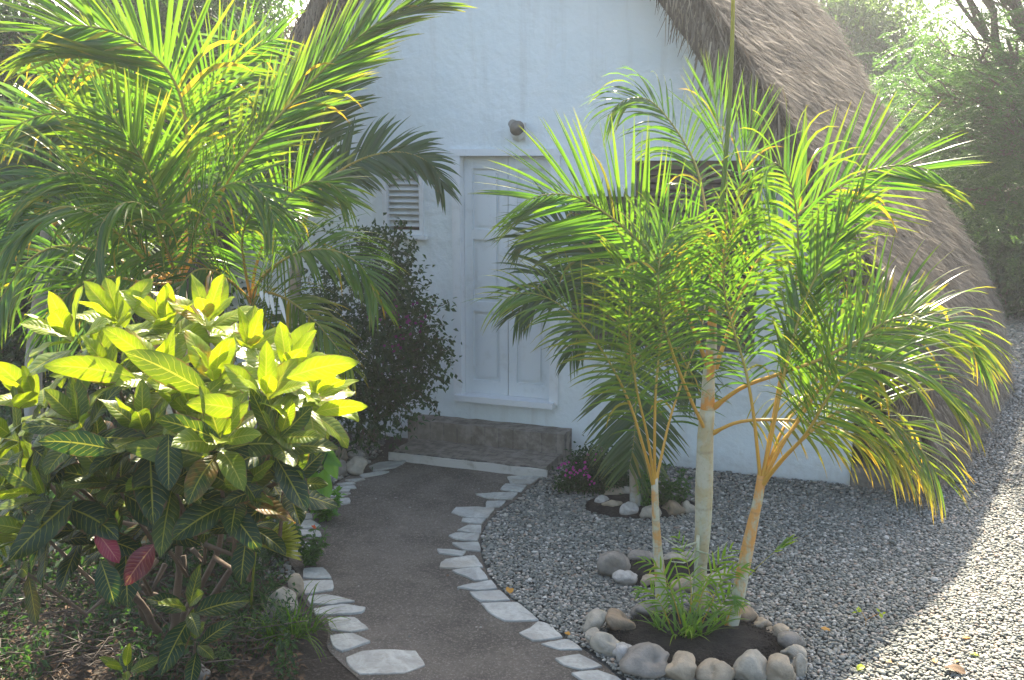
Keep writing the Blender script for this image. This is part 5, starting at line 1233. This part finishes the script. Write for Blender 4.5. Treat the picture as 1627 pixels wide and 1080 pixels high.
# ================================================================== TREES
def tree(label, base, trunk_top, blobs, n, Lr, Wr, mat, clump=.2, per=18, tr=.16, shell=.5, group='trees behind the house', sub=3, feathery=False):
    t = thing('tree', label, 'tree', base, group); base = Vector(base); tt = Vector(trunk_top); mb = MB()
    pth = twig_path(base-Vector((0, 0, .1)), tt, 9, .15); mb.tube(pth, [tr*(1-.05*k) for k in range(9)], 10, 0, .5); mb.build('trunk', 'bark', t)
    mb = MB(); ends = []
    for b in blobs:
        c = Vector(b[:3]); p = twig_path(tt.lerp(pth[5], random.random()*.5), c, 8, .25); mb.tube(p, [tr*.55*(1-.1*k) for k in range(8)], 7, 0, .4)
        for k in range(sub):
            for j in range(3):
                d = Vector((random.gauss(0, 1), random.gauss(0, 1), random.gauss(.2, .7))).normalized(); e = c+Vector((d.x*b[3], d.y*b[4], d.z*b[5]))*random.uniform(.75, 1.0)
                q = twig_path(p[3+k], e, 6, .15); mb.tube(q, [tr*.22*(1-.15*k2) for k2 in range(6)], 5, 0, .4)
    mb.build('limbs', 'bark', t)
    if not feathery:
        P, D = cloud(blobs, n, clump, per, shell); V_, F_ = leafy(P, D, Lr, Wr)
    else:
        k = n//36; P0, D0 = cloud(blobs, k, clump, 6, shell); D0[:, 2] = D0[:, 2]*.35-.05; D0 = norm(D0); S0 = norm(np.cross(D0, [0, 0, 1.0])); m = len(P0); LL_ = rng.uniform(.3, .55, m); P = []; D = []
        for j in range(18):
            s = (j+.5)/18; c = P0+D0*(LL_*s)[:, None]+np.array([0, 0, -.12])*s*s
            for sg in (-1, 1): P.append(c); D.append(S0*sg+D0*.35+rng.normal(0, .12, (m, 3)))
        P = np.concatenate(P); D = np.concatenate(D); n_ = len(P); V_, F_ = kites(P, D, np.tile([[0, 0, 1.0]], (n_, 1))+rng.normal(0, .2, (n_, 3)), rng.uniform(*Lr, n_), rng.uniform(*Wr, n_), .1, .2)
    np_mesh('crown', V_, F_, mat, t); return t
def B(px, py, Y, rx, rz, ry=None): p = at(px, py, Y); return (p.x, p.y, p.z, rx, ry or rx, rz)
Tg = lambda px, Y: (at(px, 300, Y).x, Y, 0)
# right: tall airy tree against the sky
tree('airy tree standing tallest against the sky behind the thatched roof', Tg(1400, 19), at(1400, 200, 19), [B(1340, 60, 19, .9, .7), B(1400, 40, 19, 1.0, .7), B(1440, 125, 19, 1.0, .6), B(1370, 120, 19, 1.1, .8), B(1440, 150, 19, 1.2, .8), B(1330, 20, 19, .8, .5)], 17000, (.08, .16), (.04, .08), 'leaf_pale', .22, 16, .16, .3)
tree('feathery leaved tree filling the upper right of the photo', Tg(1730, 12.5), at(1690, 250, 12.5), [B(1600, 60, 12.5, .9, .6), B(1540, 130, 12.5, .9, .5), B(1610, 160, 12, 1.0, .6), B(1500, 200, 13, .8, .5), B(1580, 240, 12, .9, .5), B(1650, 20, 12.5, .9, .7), B(1570, 310, 12.3, .7, .4), B(1500, 130, 13, .6, .4), B(1650, 250, 12, .9, .8), B(1625, -30, 12.5, .9, .4), (4.9, 12.6, 5.7, .9, .7, .45), (5.6, 12.4, 5.3, .9, .8, .5)], 84000, (.045, .07), (.014, .022), 'leaf_mid', .25, 6, .13, .2, feathery=True)  # last two crown blobs are added above the frame to shade the gravel
tree('dark round leaved tree under the feathery one beyond the thatch', Tg(1590, 15), at(1600, 300, 15), [B(1540, 260, 15, 1.2, .9), B(1600, 330, 15, 1.1, .9), B(1650, 400, 14.5, 1.0, .9), B(1560, 380, 15, .9, .8), B(1500, 200, 15.5, 1.2, .9), B(1610, 460, 15, .9, .6), B(1660, 300, 15, 1.0, 1.0)], 26000, (.08, .15), (.05, .09), 'leaf_dark', .2, 16, .14, .25)
tree('shaded tree low beyond the sunlit gravel at the far end', Tg(1640, 18), at(1640, 400, 18), [B(1600, 480, 18, 1.2, .9), B(1650, 450, 18, 1.2, 1.2), B(1640, 540, 18, 1.1, .6), B(1560, 420, 18, 1.2, 1.0), B(1700, 520, 18, 1.4, 1.0)], 20000, (.08, .15), (.05, .09), 'leaf_mid', .2, 16, .16, .25)
tree('dense dark tree directly behind the roof ridge', Tg(1450, 23), at(1450, 250, 23), [B(1420, 190, 23, 1.8, 1.2), B(1500, 240, 23, 1.8, 1.4), B(1580, 200, 23, 1.8, 1.5), B(1370, 150, 23, 1.3, .9), B(1650, 180, 23, 1.6, 1.6), B(1560, 330, 23, 1.8, 1.4), B(1650, 380, 23, 1.8, 1.6)], 26000, (.12, .22), (.07, .12), 'leaf_mid', .3, 16, .2, .3)
# left: trees behind the palms
tree('dark tree at the far left behind the palms', Tg(20, 9), at(20, 250, 9), [B(-20, 120, 9, .9, .9), B(60, 60, 9, .8, .7), B(40, 220, 9, .9, .8), B(120, 150, 9.2, .7, .7), B(-20, 330, 9, .9, .8), B(90, 320, 9, .8, .7), B(30, 0, 9, .9, .5), B(150, 250, 9.2, .7, .6)], 24000, (.05, .11), (.03, .05), 'leaf_dark', .14, 16, .12, .25, 'trees behind the left palms')
tree('mid green tree behind the tallest sunlit palm', Tg(260, 10), at(260, 250, 10), [B(200, 40, 10, .8, .7), B(280, 90, 10, .9, .8), B(350, 50, 10, .7, .7), B(240, 180, 10, .9, .7), B(340, 170, 10, .8, .8), B(400, 110, 10, .6, .6), B(180, 300, 10, .9, .8), B(320, 300, 10, .9, .8), B(410, 260, 10.2, .6, .8), B(370, -10, 10, .6, .4), B(260, -30, 10.3, .8, .5), B(330, -40, 10.3, .7, .5), B(180, -30, 10.3, .7, .5)], 28000, (.05, .11), (.03, .05), 'leaf_mid', .14, 16, .12, .25, 'trees behind the left palms')
tree('low dark tree between the left palms and the house wall', Tg(420, 9.4), at(400, 420, 9.4), [B(380, 450, 9.4, .9, .8), B(460, 520, 9.2, .6, .9), B(300, 500, 9.4, .9, .8), B(180, 470, 9.2, 1.0, .9), B(60, 470, 9.2, 1.0, .9), B(440, 380, 9.4, .5, .6), B(-30, 560, 9, .9, .8), B(120, 600, 9, .9, .7)], 26000, (.05, .11), (.03, .05), 'leaf_dark', .14, 16, .1, .25, 'trees behind the left palms')

# ================================================================== LIGHT
w = bpy.data.worlds.new('World'); bpy.context.scene.world = w; w.use_nodes = True; nt = w.node_tree
bgn = nt.nodes['Background']; sky = nt.nodes.new('ShaderNodeTexSky'); sky.sky_type = 'NISHITA'; sky.sun_disc = False
SUN_E, SUN_A = R(46), R(6)          # elevation; azimuth from +Y toward +X
sky.sun_elevation = SUN_E; sky.sun_rotation = SUN_A; sky.air_density = 1.0; sky.dust_density = 4.0; sky.ozone_density = .4
nt.links.new(sky.outputs[0], bgn.inputs[0]); bgn.inputs[1].default_value = .12
sl = bpy.data.lights.new('sun', 'SUN'); sl.energy = 5.0; sl.angle = R(.53); sl.color = (1, .90, .72)
so = bpy.data.objects.new('sun', sl); C.objects.link(so)
dirv = Vector((math.sin(SUN_A)*math.cos(SUN_E), math.cos(SUN_A)*math.cos(SUN_E), math.sin(SUN_E)))
so.rotation_euler = dirv.to_track_quat('Z', 'Y').to_euler(); so.location = (0, 10, 12)
# haze: added box round the camera and scene, standing in for a lens-flare veil
m, nt2, out2 = newmat('haze'); pv = nt2.nodes.new('ShaderNodeVolumePrincipled'); pv.inputs['Color'].default_value = (.92, .96, 1, 1)
pv.inputs['Density'].default_value = .0031; pv.inputs['Anisotropy'].default_value = .55; nt2.links.new(pv.outputs[0], out2.inputs['Volume']); M['haze'] = m
mb = MB(); mb.box((0, 17.5, 4.5), 94, 88, 11); hz = mb.build('haze', 'haze', None, False); tag(hz, 'thin added haze standing in for the lens flare veil', 'haze', kind='stuff')
sc = bpy.context.scene; sc.cycles.volume_bounces = 0; sc.view_settings.view_transform = 'Standard'; sc.view_settings.look = 'None'; sc.view_settings.exposure = 2.15; sc.view_settings.gamma = 1
sc.cycles.max_bounces = 10; sc.cycles.transparent_max_bounces = 8; sc.cycles.diffuse_bounces = 5; sc.cycles.use_denoising = True
sc.cycles.sample_clamp_indirect = 8
